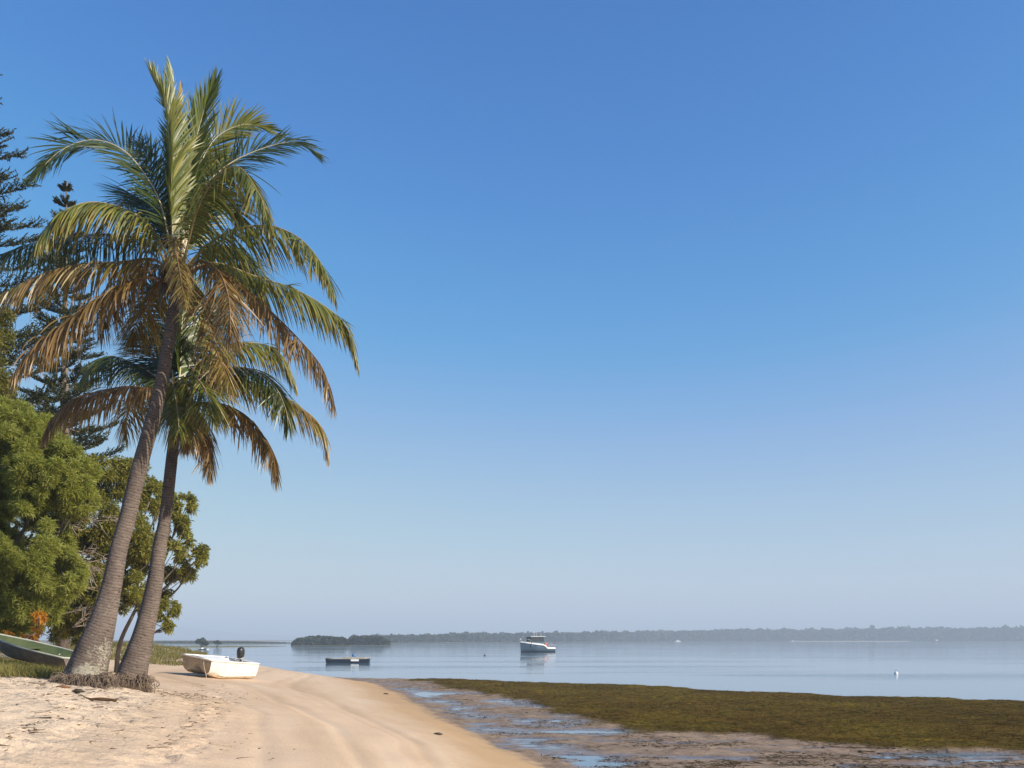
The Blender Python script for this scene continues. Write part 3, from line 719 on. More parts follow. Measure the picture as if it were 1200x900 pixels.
SO1, SO2 = np.array((.34, .34, .075)), np.array((.17, .19, .042))
so = tree('sheoak_tree', 'feathery bright green tree bushing out over the beached green dinghy', 'tree', (-55, 756, 23.0),
     [(10, 525, 58, 0), (62, 560, 46, -.3), (-45, 560, 70, .6), (14, 640, 62, -.6), (58, 672, 36, -.6), (-50, 660, 70, .3), (30, 705, 40, -.3), (-10, 715, 46, 0), (86, 585, 24, -.2), (5, 500, 34, .3)],
     22.3, dict(n=24000, ll=.13, lw=.0075, ca=SO1, cb_=SO2, updir=.4, outw=.3, shell=.1, rnd=.85, bend=.2), .12, sub=(80, 1.0, .165))
dead_twigs(so, [(70, 600, 22.2, 5), (60, 655, 22.2, -10), (50, 738, 22.4, 75)], 4, 1.0)

OL1, OL2 = np.array((.28, .24, .042)), np.array((.10, .115, .026))
t2 = tree('broadleaf_tree', 'olive-green bushy tree with bare twigs between the feathery tree and the palm trunks', 'tree', (95, 755, 27.0),
     [(118, 562, 34, 0), (158, 560, 26, .4), (176, 585, 20, .6), (110, 610, 40, -.4), (150, 630, 36, 0), (95, 660, 38, -.2), (135, 690, 36, -.3), (90, 715, 26, 0), (160, 690, 22, .2), (110, 735, 20, .2), (170, 640, 22, .5), (72, 705, 24, 0), (80, 728, 20, .1), (62, 738, 16, .3), (97, 746, 13, 0)],
     26.6, dict(n=7000, ll=.11, lw=.0165, ca=OL1, cb_=OL2, updir=.1, outw=.5, shell=.25, rnd=.9, bend=.25), .08, 'broadleaf trees behind the palms', sub=(20, .85, .27))
dead_twigs(t2, [(100, 612, 25.6, 20), (88, 648, 25.4, -8), (95, 660, 25.4, -25), (80, 690, 25.4, 30), (70, 720, 25.8, 40), (85, 735, 25.8, 20)], 5, .9)
tree('broadleaf_tree', 'airy olive-green tree reaching out past the shorter palm trunk over the sand', 'tree', (136, 752, 30.5),
     [(190, 585, 24, 0), (214, 590, 16, .4), (200, 622, 24, 0), (222, 645, 20, -.3), (232, 655, 11, -.3), (185, 660, 26, .3), (212, 670, 14, 0), (222, 672, 9, 0), (178, 700, 22, 0), (196, 712, 13, 0), (190, 728, 9, -.2), (198, 735, 7, -.2), (165, 650, 20, .3)],
     29.5, dict(n=5800, ll=.13, lw=.02, ca=OL1 * 1.1, cb_=OL2 * 1.15, updir=.05, outw=.5, shell=.25, rnd=.9, bend=.3), .085, 'broadleaf trees behind the palms', sub=(12, .85, .30), trunk_top=(160, 712, 30))
tree('broadleaf_tree', 'dark dense treetop beside the drooping brown fronds, behind the feathery tree', 'tree', (-30, 757, 25),
     [(-8, 378, 30, 0), (-40, 400, 50, .5), (-60, 480, 60, .5), (-10, 450, 24, .4)],
     24.5, dict(n=5000, ll=.11, lw=.016, ca=OL1 * .75, cb_=OL2 * .7, updir=.1, outw=.5, shell=.35, rnd=.9, bend=.25), .2, sub=(9, .75, .42))

def norfolk(label, u_top, v_top, d, rmax, nwh, seed, start=.08, tilt=.12):
    r_ = np.random.default_rng(seed)
    top = P(u_top, v_top, d); base = np.array([top[0] - .15, d, 0]); base[2] = float(gz(base[0], base[1])[0])
    H = top[2] - base[2]
    root = empty('norfolk_pine', base); tag(root, label, 'pine tree', 'tall pines behind the palms')
    tk = MB(); tk.tube(np.array([[0, 0, -.1], [.05, 0, H * .4], [.1, 0, H * .8], [.15, 0, H]]), [.26, .19, .07, .02], 10)
    mb = MB(); br = tk
    lines, widths, hws, tints = [], [], [], []
    for i in range(nwh):
        f = (i + .6) / nwh; h = H * (1 - f * (1 - start))
        r = rmax * min(1, (f * 1.5) ** .8) * (1 if f < .75 else 1.0)
        k = 5 if f < .25 else 6
        off = r_.uniform(0, 6.28)
        for j in range(k):
            a = off + j / k * 6.283 + r_.normal(0, .15); rr = r * r_.uniform(.75, 1.1)
            dv = np.array([math.cos(a), math.sin(a), 0])
            p0 = np.array([.1 * h / H, 0, h]); p1 = p0 + dv * rr * .5 + [0, 0, -tilt * rr * .5]; p2 = p0 + dv * rr + [0, 0, rr * .16]
            c, _ = catmull([p0, p1, p2], 14); br.tube(c, np.linspace(.035, .008, 14) * (.4 + .6 * f), 5)
            # branchlets: upswept needle tufts along the outer part
            nb = int(6 + 8 * rr)
            for t in np.linspace(.25, 1, nb):
                q = c[min(13, int(t * 13.99))]; side = np.cross(dv, [0, 0, 1.0])
                bl = (.2 + .42 * rr / 2.6 * (1 - .5 * abs(t - .55))) * r_.uniform(.6, 1.2)
                for sg in (-1, 1):
                    dd = nrm(dv * .75 + sg * side * r_.uniform(.25, 1) + np.array([0, 0, r_.uniform(.25, .8)]))
                    m_ = 11
                    tp = np.linspace(.1, 1, m_)[:, None]
                    cp = q + dd * bl * tp + np.array([0, 0, .12]) * bl * tp ** 2
                    nd = nrm(r_.normal(0, 1, (m_, 3)) + dd * .9); ln = r_.uniform(.05, .1, m_)
                    L3 = np.stack([cp - nd * ln[:, None] * .6, cp, cp + nd * ln[:, None]], 1)
                    w_ = nrm(np.cross(nd, r_.normal(0, 1, (m_, 3))))
                    lines.append(L3); widths.append(np.repeat(w_[:, None], 3, 1)); hws.append(np.full((m_, 3), .019) * np.array([.5, 1, .2]))
                    tints.append(np.array((.032, .038, .012)) * r_.uniform(.7, 1.5, (m_, 1)) + np.array((.022, .014, 0)) * r_.uniform(0, 1, (m_, 1)))
    mb.strips(np.concatenate(lines), np.concatenate(widths), np.concatenate(hws), 0, tint=np.concatenate(tints))
    tk.build('trunk', M['bark'], root); mb.build('crown', M['leaf'], root)
norfolk('tall pine whose narrow tip shows above the arching palm fronds', 78, 212, 34, 1.9, 30, 3)
norfolk('tall pine with sparse upswept branches at the very edge of the photo', -55, 0, 28, 4.0, 27, 9, start=.1)

# orange dry foliage by the dinghy
of = MB(); leaf_cloud(of, [(*P(46, 722, 20.6), .16), (*P(44, 738, 20.3), .11), (*P(40, 746, 20.2), .09), (*P(28, 747, 20.2), .1), (*P(8, 742, 20.2), .1)], 7500, .09, .018, np.array((.5, .26, .03)), np.array((.4, .15, .015)), -.4, .5, .2, .8, .4)
ofb = np.array([*P(42, 750, 20.3)[:2], 0]); ofb[2] = float(gz(ofb[0], ofb[1])[0])
of.v = [v - ofb for v in of.v]; ofr = empty('shrub', ofb); tag(ofr, 'shrub with orange dry leaves behind the green dinghy', 'shrub'); of.build('foliage', M['leaf'], ofr)
sb = MB()
for (u, v) in ((46, 722), (38, 745), (28, 747), (8, 742)):
    c, _ = catmull([[0, 0, -.05], (P(u, v, 20.3) - ofb) * .5 + [0, 0, -.05], P(u, v, 20.3) - ofb], 7); sb.tube(c, .014, 5)
sb.build('stem', M['bark'], ofr)

# ------------------------------------------------------------------ grass on the bank
def scatter_strips(pts, z, length, width, ca, cb_, lean, K=4, upw=1.0):
    n = len(pts); ph = rng.uniform(0, 6.283, n); d = np.stack([np.cos(ph), np.sin(ph), np.zeros(n)], 1)
    p = np.column_stack([pts, z]); L = length * rng.uniform(.5, 1.3, n); ks = np.linspace(0, 1, K)
    le = lean * rng.uniform(.3, 1.4, n)
    line = p[:, None, :] + (np.array([0, 0, upw]) * (ks[None, :, None] * (1 - .35 * ks[None, :, None] * le[:, None, None])) + d[:, None, :] * (ks[None, :, None] ** 1.6) * le[:, None, None]) * L[:, None, None]
    w_ = nrm(np.cross(d, [0, 0, 1.0]) + rng.normal(0, .4, (n, 3)))
    hw = width * np.linspace(1, .1, K)[None, :] * rng.uniform(.7, 1.3, (n, 1))
    m_ = np.clip(rng.normal(.5, .35, (n, 1)), 0, 1)
    c = (ca * m_ + cb_ * (1 - m_)) * rng.uniform(.75, 1.25, (n, 1))
    return line, np.repeat(w_[:, None, :], K, 1), hw, c
gb = MB()
def grass_area(n, xr, yr, cond, length, ca, cb_, width=.006):
    x = rng.uniform(*xr, n); y_ = rng.uniform(*yr, n)
    z, s, w, _, _ = terrain(x, y_, False)
    k = cond(x, y_, s / w, z); k &= fbm(x * .9, y_ * .9, 3, 91) > rng.uniform(.28, .55, n)
    x, y_ = x[k], y_[k]; z = gz(x, y_)
    gb.strips(*scatter_strips(np.column_stack([x, y_]), z - .02, length, width, ca, cb_, .7)[:3], 0, tint=scatter_strips(np.column_stack([x, y_]), z, length, width, ca, cb_, .7)[3])
GA, GB_ = np.array((.15, .16, .03)), np.array((.30, .23, .085))
grass_area(80000, (-13, -6.6), (14.9, 24), lambda x, y_, q, z: (q > .93 + .2 * fbm(x * 1.4, y_ * 1.4, 3, 92)), .24, GA, GB_)
grass_area(26000, (-18, -6), (20, 40), lambda x, y_, q, z: (q > 1.0), .3, GA, GB_, .011)
grass_area(30000, (-30, -15), (40, 64), lambda x, y_, q, z: (z > 1.28) | ((np.abs(y_ - 42) < 2.2) & (z > 1.05)), .3, GA * .8, GB_ * .7, .02)
tag(gb.build('grass', M['grass']), 'dry green grass growing on the bank behind the palms', 'grass', kind='stuff')

# seagrass and drift weed on the flat
wb = MB()
n = 330000
yy = 1 / rng.uniform(1 / 54, 1 / 15.5, n); xx = (rng.uniform(380, 1290, n) - CU) * yy / F
wsd = weed_sd(xx, yy); zz = gz(xx, yy)
k = (wsd > rng.normal(-.05, .55, n)) & (zz > .0)
k &= rng.random(n) < .75
xx, yy, zz = xx[k], yy[k], zz[k]
A = scatter_strips(np.column_stack([xx, yy]), zz - .005, .12, .006, np.array((.19, .135, .03)), np.array((.065, .047, .011)), 1.7, 3, .35)
A[2][:] *= (yy / 22)[:, None]
patch = fbm(xx * .45, yy * .3, 4, 71)[:, None]
A = (A[0], A[1], A[2], A[3] * (.35 + 1.3 * patch) * np.where(patch > .55, np.array([[1.0, .98, .8]]), np.array([[1.02, .86, .9]])))
wb.strips(*A[:3], 0, tint=A[3])
tag(wb.build('seagrass', M['weed']), 'brown-green seagrass mat exposed on the tidal flat', 'seagrass', kind='stuff')
db = MB(); n = 26000
yy = 1 / rng.uniform(1 / 50, 1 / 14.5, n); xx = (rng.uniform(430, 1290, n) - CU) * yy / F
z_, s_, w__, wsd, out_ = terrain(xx, yy)
k = (s_ < -.4) & (wsd < .2) & (z_ > .004) & (fbm(xx * 1.1, yy * 1.1, 4, 55) > rng.uniform(.42, .62, n))
A = scatter_strips(np.column_stack([xx[k], yy[k]]), z_[k], .14, .012, np.array((.05, .036, .016)), np.array((.10, .07, .035)), 2.2, 3, .22)
db.strips(*A[:3], 0, tint=A[3])
tag(db.build('drift_weed', M['weed']), 'dark scraps of drift weed strewn over the muddy flat', 'seaweed', kind='stuff')

# leaf litter on the sand
lb = MB(); pts = []; LQ = 1.6
for (u0, v0, u1, v1, su, sv, n) in ((0, 800, 150, 845, 60, 14, 420), (150, 820, 215, 826, 26, 5, 150), (200, 822, 270, 828, 20, 5, 110), (215, 870, 262, 812, 8, 7, 70), (0, 880, 150, 820, 18, 6, 110), (170, 895, 240, 855, 8, 5, 40), (60, 800, 130, 820, 30, 8, 160), (250, 800, 290, 822, 18, 6, 50), (0, 840, 290, 890, 60, 20, 90), (0, 805, 70, 835, 30, 12, 200), (225, 805, 262, 850, 10, 16, 90)):
    n = int(n * LQ); t = rng.random(n); u = u0 + (u1 - u0) * t + rng.normal(0, su * .5, n); v = v0 + (v1 - v0) * t + rng.normal(0, sv * .5, n)
    for a, b in zip(u, v):
        if b > 799 and b < 905: g = ground_pt(a, b, float(np.interp(a, [0, 300], [1.38, .95]))); pts.append(g)
pts = np.array(pts); zz = gz(pts[:, 0], pts[:, 1])
keep = (edge_x(pts[:, 1]) - pts[:, 0]) > 2.5; pts, zz = pts[keep], zz[keep]
A = scatter_strips(pts, zz + .004, .055, .011, np.array((.16, .095, .045)), np.array((.06, .04, .022)), 2.4, 3, .16)
lb.strips(*A[:3], 0, tint=A[3])
tag(lb.build('leaf_litter', M['litter']), 'small dry leaves and scraps scattered on the upper sand', 'leaf litter', kind='stuff')

# loose things lying on the sand
b0 = on_ground(112, 822); st = empty('driftwood_branch', b0); tag(st, 'dark forked driftwood stick lying on sand in front of the palm roots', 'driftwood')
mb = MB(); c, _ = catmull([P(90, 813, b0[1] + .5) * 0 + [-.42, .35, .10], [-.25, .15, .06], [-.05, 0, .03], [.3, -.02, .02]], 12); mb.tube(c, np.linspace(.012, .02, 12), 6); mb.build('stem', M['midrib_dry'], st)
mb = MB(); c, _ = catmull([[-.1, .02, .03], [.12, -.06, .05], [.38, -.03, .02]], 9); mb.tube(c, np.linspace(.018, .006, 9), 6); mb.build('fork', M['midrib_dry'], st)
def lump(mb, c, r, squash, seed, k=10, j=14):
    th = np.linspace(0.02, np.pi - .02, k); ph = np.linspace(0, 2 * np.pi, j, endpoint=False); rings = []
    for t in th:
        d = np.stack([np.sin(t) * np.cos(ph), np.sin(t) * np.sin(ph), np.full(j, np.cos(t))], 1)
        rr = r * (.7 + .6 * fbm(d[:, 0] * 2 + seed + 20, d[:, 1] * 2 + d[:, 2] * 2 + 20, 3, seed)); rings.append(np.array(c) + d * rr[:, None] * np.array(squash))
    mb.loft(rings, True, True, True)
for (u, v, r, mt, lab, nm, cat) in ((73, 808, .065, 'husk', 'orange-brown coconut husk half buried beside the palm roots', 'coconut_husk', 'coconut husk'), (91, 811, .06, 'darkweed', 'dark dry bract lying on sand between husk and palm roots', 'dry_bract', 'dead leaf'),
                    (452, 813.5, .075, 'darkweed', 'small dark weed clump on sand near the narrow wet runnel', 'seaweed_clump', 'seaweed'), (513, 861, .065, 'darkweed', 'long flat dark weed clump in the middle of the golden sand slope', 'seaweed_clump', 'seaweed')):
    g = on_ground(u, v); mb = MB(); lump(mb, (0, 0, .02), r, (1.3, .7, .42), int(u)); lump(mb, (r * .9, .03, .01), r * .6, (1.2, .8, .4), int(u) + 3)
    o = mb.build(nm, M[mt]); o.location = g; tag(o, lab, cat)

# ------------------------------------------------------------------ beached white skiff
def hull_sections(stations, prof_fn):
    return [prof_fn(x) for x in stations]
bc = np.array([-11.3, 34.6]); bz = float(gz(bc[0], bc[1])[0])
sk = empty('skiff', (bc[0], bc[1], bz + .07), (R(-9), R(-1.5), R(-115)))
sk.scale = (.84, .97, 1)
tag(sk, 'old white blunt-bowed twin-hull skiff beached on the sand', 'boat')
def sec(x):
    f = (x + 1.5) / 3.0                                   # 0 stern .. 1 bow
    half = .80 - .05 * sm(.75, 1, f); up = .16 * sm(.6, 1, f) ** 1.5; top = .60 + .10 * f
    y = np.array([half + .015, half, half - .05, half - .10, .54, .38, .28, .16, 0])
    z = np.array([top, top - .06, .24 + up * .6, .09 + up, 0.0 + up, .07 + up, .32 + up * .4, .40 + up * .3, .42 + up * .3])
    y2 = np.concatenate([y, -y[-2::-1]]); z2 = np.concatenate([z, z[-2::-1]])
    return np.stack([np.full(len(y2), x) + (.10 * (z2 - .2) * sm(.9, 1, f)), y2, z2], 1)
hb = MB(); sts = list(np.linspace(-1.5, 1.2, 14)) + [1.32, 1.42, 1.5]
secs = [sec(x) for x in sts]
hb.loft(secs, closed=False)
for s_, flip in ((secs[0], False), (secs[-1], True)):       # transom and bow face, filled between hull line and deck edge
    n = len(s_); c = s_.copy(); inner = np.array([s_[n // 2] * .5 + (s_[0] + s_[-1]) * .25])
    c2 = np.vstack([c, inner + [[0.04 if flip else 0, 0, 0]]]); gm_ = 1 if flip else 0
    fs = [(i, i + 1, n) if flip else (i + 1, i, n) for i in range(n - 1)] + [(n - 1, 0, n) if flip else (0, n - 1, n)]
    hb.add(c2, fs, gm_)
hull = hb.build('hull', [M['hull_white'], M['grime_shade']], sk, 'auto')
kb = MB()
for sg in (-1, 1):                                          # worn brown keels under each hull
    kb.loft([np.array([[x, sg * .54 - .11, .012 + .13 * sm(.6, 1, (x + 1.5) / 3) ** 1.5 + .03], [x, sg * .54, -.03 + .13 * sm(.6, 1, (x + 1.5) / 3) ** 1.5], [x, sg * .54 + .11, .012 + .13 * sm(.6, 1, (x + 1.5) / 3) ** 1.5 + .03]]) for x in np.linspace(-1.5, 1.35, 12)], True, True, True)
kb.build('keel', M['hull_stain'], sk)
dk = MB()
for x0, x1 in ((.15, 1.5),):
    rings = []
    for x in np.linspace(x0, x1, 8):
        f = (x + 1.5) / 3; half = .80 - .05 * sm(.75, 1, f) - .01; top = .60 + .10 * f
        ys_ = np.linspace(-half, half, 11); rings.append(np.stack([np.full(11, x + (.10 * (top - .2) * sm(.9, 1, f))), ys_, top + .06 * (1 - (ys_ / half) ** 2) * (.5 + .5 * f)], 1))
    dk.loft(rings, closed=False)
dk.build('foredeck', M['white'], sk)
ck = MB()
for sg in (-1, 1): ck.box((-.66, sg * .62, .46), (1.6, .30, .30), bev=.02)
ck.box((-.66, 0, .36), (1.6, .96, .04)); ck.box((-1.46, 0, .50), (.06, 1.5, .24), bev=.01); ck.box((.13, 0, .50), (.05, 1.54, .30))
ck.build('cockpit', M['white'], sk, False)
th_ = MB(); th_.box((-.5, 0, .55), (.28, 0.96, .04), bev=.01); th_.build('thwart', M['wood'], sk, False)
gw = MB()
for sg in (-1, 1):
    pth = [(x + (.10 * .4 * sm(.9, 1, (x + 1.5) / 3)), sg * (.815 - .05 * sm(.75, 1, (x + 1.5) / 3)), .605 + .10 * (x + 1.5) / 3) for x in np.linspace(-1.5, 1.5, 20)]
    gw.tube(pth, .028, 8)
gw.tube([(1.545, y_, .71) for y_ in np.linspace(-.79, .79, 8)], .028, 8); gw.tube([(-1.5, y_, .605) for y_ in np.linspace(-.79, .79, 8)], .026, 8)
gw.build('gunwale', M['hull_white'], sk)
rp = MB(); c, _ = catmull([(1.5, .35, .72), (1.60, .42, .55), (1.62, .52, .35), (1.58, .62, .10), (1.75, .75, .02)], 24); rp.tube(c, .014, 6); rp.build('mooring_rope', M['rope'], sk)
om = empty('outboard_motor', (-1.42, -.05, .62)); om.parent = sk; om.rotation_euler = (0, R(14), 0); om.scale = (.85, .8, .88)
def ell_rings(zs, rx, ry, cx):
    a = np.linspace(0, 2 * np.pi, 20, endpoint=False); return [np.stack([c + r1 * np.sign(np.cos(a)) * np.abs(np.cos(a)) ** .7, r2 * np.sign(np.sin(a)) * np.abs(np.sin(a)) ** .7, np.full(20, z)], 1) for z, r1, r2, c in zip(zs, rx, ry, cx)]
cw = MB(); cw.loft(ell_rings([.14, .17, .3, .45, .55, .60, .625], [.14, .19, .215, .215, .19, .13, .05], [.11, .145, .16, .16, .14, .10, .04], [.12, .12, .11, .10, .10, .10, .10]), True, True, True); cw.build('cowl', M['black'], om)
cw = MB(); cw.loft(ell_rings([.11, .115, .145, .15], [.16, .20, .20, .16], [.12, .155, .155, .12], [.12] * 4), True, True, True); cw.build('cowl_band', M['greyplastic'], om)
lg = MB(); lg.box((.08, 0, -.10), (.16, .10, .46), bev=.02); lg.box((-.05, 0, -.42), (.34, .035, .30), bev=.01); lg.box((-.02, 0, -.20), (.30, .14, .02), bev=.005)
lg.build('leg', M['black'], om, False)
cl = MB(); cl.box((.10, 0, .02), (.07, .22, .26), bev=.01); cl.tube([(.26, 0, .14), (.45, .02, .17), (.62, .03, .15)], .02, 8); cl.build('clamp_bracket', M['greyplastic'], om, False)

# ------------------------------------------------------------------ green dinghy on the grass
dc = P(35, 762, 19.3); dz = float(gz(dc[0], dc[1])[0])
dg = empty('dinghy', (dc[0] + .05, dc[1], dz + .21), (R(0), R(11), R(-12)))
dg.rotation_mode = 'XYZ'; dg.scale = (.72, .85, .80)
tag(dg, 'small green dinghy with pale rim drawn up on grass under the feathery tree', 'boat')
def dsec(x, inset=0.0):
    f = (x + 1.6) / 3.2                                    # 1 = stern (towards the palms), 0 = bow
    half = .66 * np.interp(f, [0, .12, .3, .55, 1], [.04, .38, .78, 1, .92]) - inset
    dep = .40; keel = .22 * (1 - sm(0, .35, f)) + inset; top = dep + .12 * (1 - f) ** 2
    t = np.linspace(-1, 1, 15); yy_ = np.sign(t) * np.abs(t) ** .8 * half
    zz_ = keel + (top - keel) * np.abs(t) ** 2.6
    return np.stack([np.full(15, x), yy_, zz_], 1)
xs_ = np.linspace(-1.6, 1.6, 22)
mb = MB(); mb.loft([dsec(x) for x in xs_], closed=False); e = dsec(1.6); mb.add(e, [tuple(range(15))]); mb.build('hull', M['dinghy_out'], dg)
mb = MB(); mb.loft([dsec(x, .025) for x in np.linspace(-1.45, 1.57, 22)], closed=False); e = dsec(1.57, .025); mb.add(e, [tuple(range(14, -1, -1))]); mb.build('inner_shell', M['dinghy_in'], dg)
mb = MB()
for k_ in (0, 14): mb.tube([dsec(x)[k_] + [0, 0, .01] for x in xs_], .024, 8)
e = dsec(1.6); mb.tube([e[0] + [0, 0, .01], (e[0] + e[-1]) / 2 + [0, 0, -.01], e[-1] + [0, 0, .01]], .024, 8); mb.build('gunwale', M['rim'], dg)
for x in (-.35, .95):
    mb = MB(); w = np.abs(dsec(x)[0][1]) * 1.86; mb.box((x, 0, .33), (.24, w, .03), bev=.008); mb.build('thwart', M['dinghy_in'], dg, False)
for x in (1.3, .4):
    mb = MB(); mb.tube([dsec(x, .03)[13] + [0, -.02, 0], dsec(x, .03)[11] + [0, -.03, .03]], .013, 6); mb.build('brace', M['rim'], dg)

# ------------------------------------------------------------------ boats on the water
def pointed_hull(L, B, fb_bow, fb_mid, fb_st, draft=.25, n=16):
    """bow at +x"""
    rings = []
    for x in np.linspace(-L / 2, L / 2, n):
        f = (x + L / 2) / L
        half = B / 2 * np.interp(f, [0, .3, .6, .85, 1], [.9, 1, .95, .55, .03]); top = np.interp(f, [0, .28, .36, .6, 1], [fb_st, fb_st * 1.05, fb_mid * .9, fb_mid, fb_bow])
        kee = -draft * (1 - sm(.75, 1, f)); wl = np.interp(f, [0, .6, .85, 1], [.92, .85, .5, .2]); fl = .12 * L / 7 * sm(.6, 1, f)
        ys_ = np.array([half, half * (wl + 1) / 2, half * wl, half * .4 * wl, 0]); zs_ = np.array([top, top * .55, .04, kee * .6, kee])
        xx_ = x + fl * 4 * (zs_ - 0) / max(top, .1) * .3
        rings.append(np.stack([np.concatenate([xx_, xx_[-2::-1]]), np.concatenate([ys_, -ys_[-2::-1]]), np.concatenate([zs_, zs_[-2::-1]])], 1))
    return rings

def water_pt(u, v):
    y_ = ZC * F / (v - HV); return np.array([(u - CU) * y_ / F, y_, 0.0])

w0 = water_pt(629, 764.2)
cr = empty('cabin_cruiser', w0, (0, 0, R(180 + 28))); tag(cr, 'white cabin cruiser with dark wheelhouse windows moored on the bay', 'boat')
L = 6.9; rg = pointed_hull(L, 2.6, 2.05, 1.65, .85)
mb = MB(); mb.loft(rg, closed=False); mb.add(rg[0], [tuple(range(8, -1, -1))]); mb.build('hull', M['blue_hull_shade'], cr)
mb = MB()
for k_ in (0, 8): mb.loft([np.array([r_[k_] + [0, .03 * np.sign(r_[k_][1]), .03], r_[k_] + [0, .04 * np.sign(r_[k_][1]), -.22]]) for r_ in rg], closed=False)
mb.build('gunwale_band', M['white'], cr)
mb = MB(); r2 = pointed_hull(L * .985, 2.63, .16, .16, .16, .3); mb.loft(r2, closed=False); mb.build('boot_stripe', M['navy'], cr)
mb = MB(); ring = [(r[0], r[-1]) for r in rg]; mb.loft([np.array([a - [0, 0, .05], (a + b) / 2 + [0, 0, .02], b - [0, 0, .05]]) for a, b in ring[7:]], closed=False); mb.build('foredeck', M['white'], cr)
mb = MB(); mb.loft([np.array([a - [0, .05, .45 if i < 7 else .05], b - [0, -.05, .45 if i < 7 else .05]]) for i, (a, b) in enumerate(ring[:8])], closed=False); mb.build('cockpit_floor', M['wood'], cr)
mb = MB(); mb.box((.35, 0, 1.55), (2.8, 2.0, .85), bev=.06); mb.box((2.05, 0, 1.75), (.9, 1.5, .45), bev=.1); mb.build('cabin', M['blue_hull_shade'], cr, False)
mb = MB(); mb.box((.3, 0, 2.95), (3.2, 2.15, .09), bev=.03); mb.build('roof', M['white'], cr, False)
for sx_ in (-1.0, -.1, .8, 1.66):
    for sy_ in (-.93, .93): mb = MB(); mb.box((sx_, sy_, 2.36), (.05, .06, 1.1)); mb.build('window_post', M['navy'], cr, False)
for sy_ in (-.93, .93):
    for x_ in (-.55, .35, 1.23):
        mb = MB(); mb.box((x_, sy_, 2.42), (.84, .03, 1.0)); mb.build('window', M['glass'], cr, False)
mb = MB(); mb.box((1.6, 0, 2.4), (.04, 1.78, .95)); mb.build('windscreen', M['glass'], cr, False)
mb = MB(); mb.tube([(.7, .2, 2.98), (.7, .2, 3.9)], .035, 6); mb.build('mast', M['white'], cr)
for x_, yv in ((-.2, -.5), (-.6, .5)): mb = MB(); mb.tube([(x_, yv, 2.98), (x_, yv, 3.6)], .02, 5); mb.build('antenna', M['white'], cr)
mb = MB(); mb.box((-1.55, .72, 1.35), (.8, .7, .75), bev=.08); mb.box((-1.5, -.6, 1.3), (.7, .6, .6), bev=.08); mb.build('seat_box', M['red'], cr, False)
for sy_ in (-1, 1):
    mb = MB(); mb.tube([(-3.4, sy_ * 1.12, 1.35), (-1.8, sy_ * 1.2, 1.6)], .03, 6)
    for x_, z0 in ((-3.4, .8), (-2.9, .95), (-2.3, 1.15), (-1.8, 1.3)): mb.tube([(x_, sy_ * 1.12, z0), (x_, sy_ * 1.14, z0 + .55)], .022, 5)
    mb.build('rail', M['steel'], cr)
    mb = MB(); mb.tube([(1.6, sy_ * 1.05, 2.25), (2.6, sy_ * .75, 2.4), (3.6, sy_ * .1, 2.6)], .022, 5)
    for x_, yv, z0 in ((2.0, .95, 1.75), (2.8, .62, 1.85), (3.45, .2, 2.0)): mb.tube([(x_, sy_ * yv, z0), (x_, sy_ * yv, z0 + .55)], .018, 5)
    mb.build('bow_rail', M['steel'], cr)

w1 = water_pt(408, 776.6)
pb = empty('work_punt', w1, (0, 0, R(4))); tag(pb, 'low dark work punt with pale deck and a blue drum, moored off the sand point', 'boat')
mb = MB(); rings = []
for x in np.linspace(-2.15, 2.15, 14):
    f = abs(x) / 2.15; k_ = .16 * sm(.8, 1, f); top = .36 + .08 * sm(.75, 1, f)
    rings.append(np.array([[x, .85, top], [x, .82, .1 + k_], [x, .7, -.12 + k_], [x, -.7, -.12 + k_], [x, -.82, .1 + k_], [x, -.85, top]]))
mb.loft(rings, closed=False); mb.add(rings[0], [(5, 4, 3, 2, 1, 0)]); mb.add(rings[-1], [(0, 1, 2, 3, 4, 5)]); mb.build('hull', M['navy'], pb, 'auto')
mb = MB()
for i in range(22): mb.box((-1.95 + i * .186, 0, .37), (.17, 1.66, .05))
mb.build('deck', M['wood'], pb, False)
mb = MB(); mb.tube([(-2.2, -.86, .48), (-1.5, -.87, .40), (1.5, -.87, .40), (2.2, -.86, .48)], .035, 6); mb.tube([(-2.2, .86, .48), (-1.5, .87, .40), (1.5, .87, .40), (2.2, .86, .48)], .035, 6); mb.build('rubbing_strake', M['wood'], pb)
mb = MB(); mb.box((.05, -.3, .49), (1.0, .7, .2), bev=.03); mb.box((1.15, -.1, .47), (1.3, .9, .15), bev=.03); mb.build('oyster_tray', M['wood'], pb, False)
mb = MB(); mb.box((.75, -.87, .27), (.8, .05, .22), bev=.01); mb.build('fender', M['white'], pb, False)
dr = MB(); a = np.linspace(0, 2 * np.pi, 16, endpoint=False)
dr.loft([np.stack([r * np.cos(a), r * np.sin(a), np.full(16, z)], 1) for z, r in ((0, .17), (.02, .185), (.12, .185), (.13, .195), (.15, .185), (.28, .185), (.31, .15), (.33, .06))], True, True, True)
drum = dr.build('drum', M['blue_drum'], None, 'auto'); drum.location = (w1[0] + .52, w1[1] + .2, .55); tag(drum, 'blue plastic drum standing on the low work punt', 'drum')

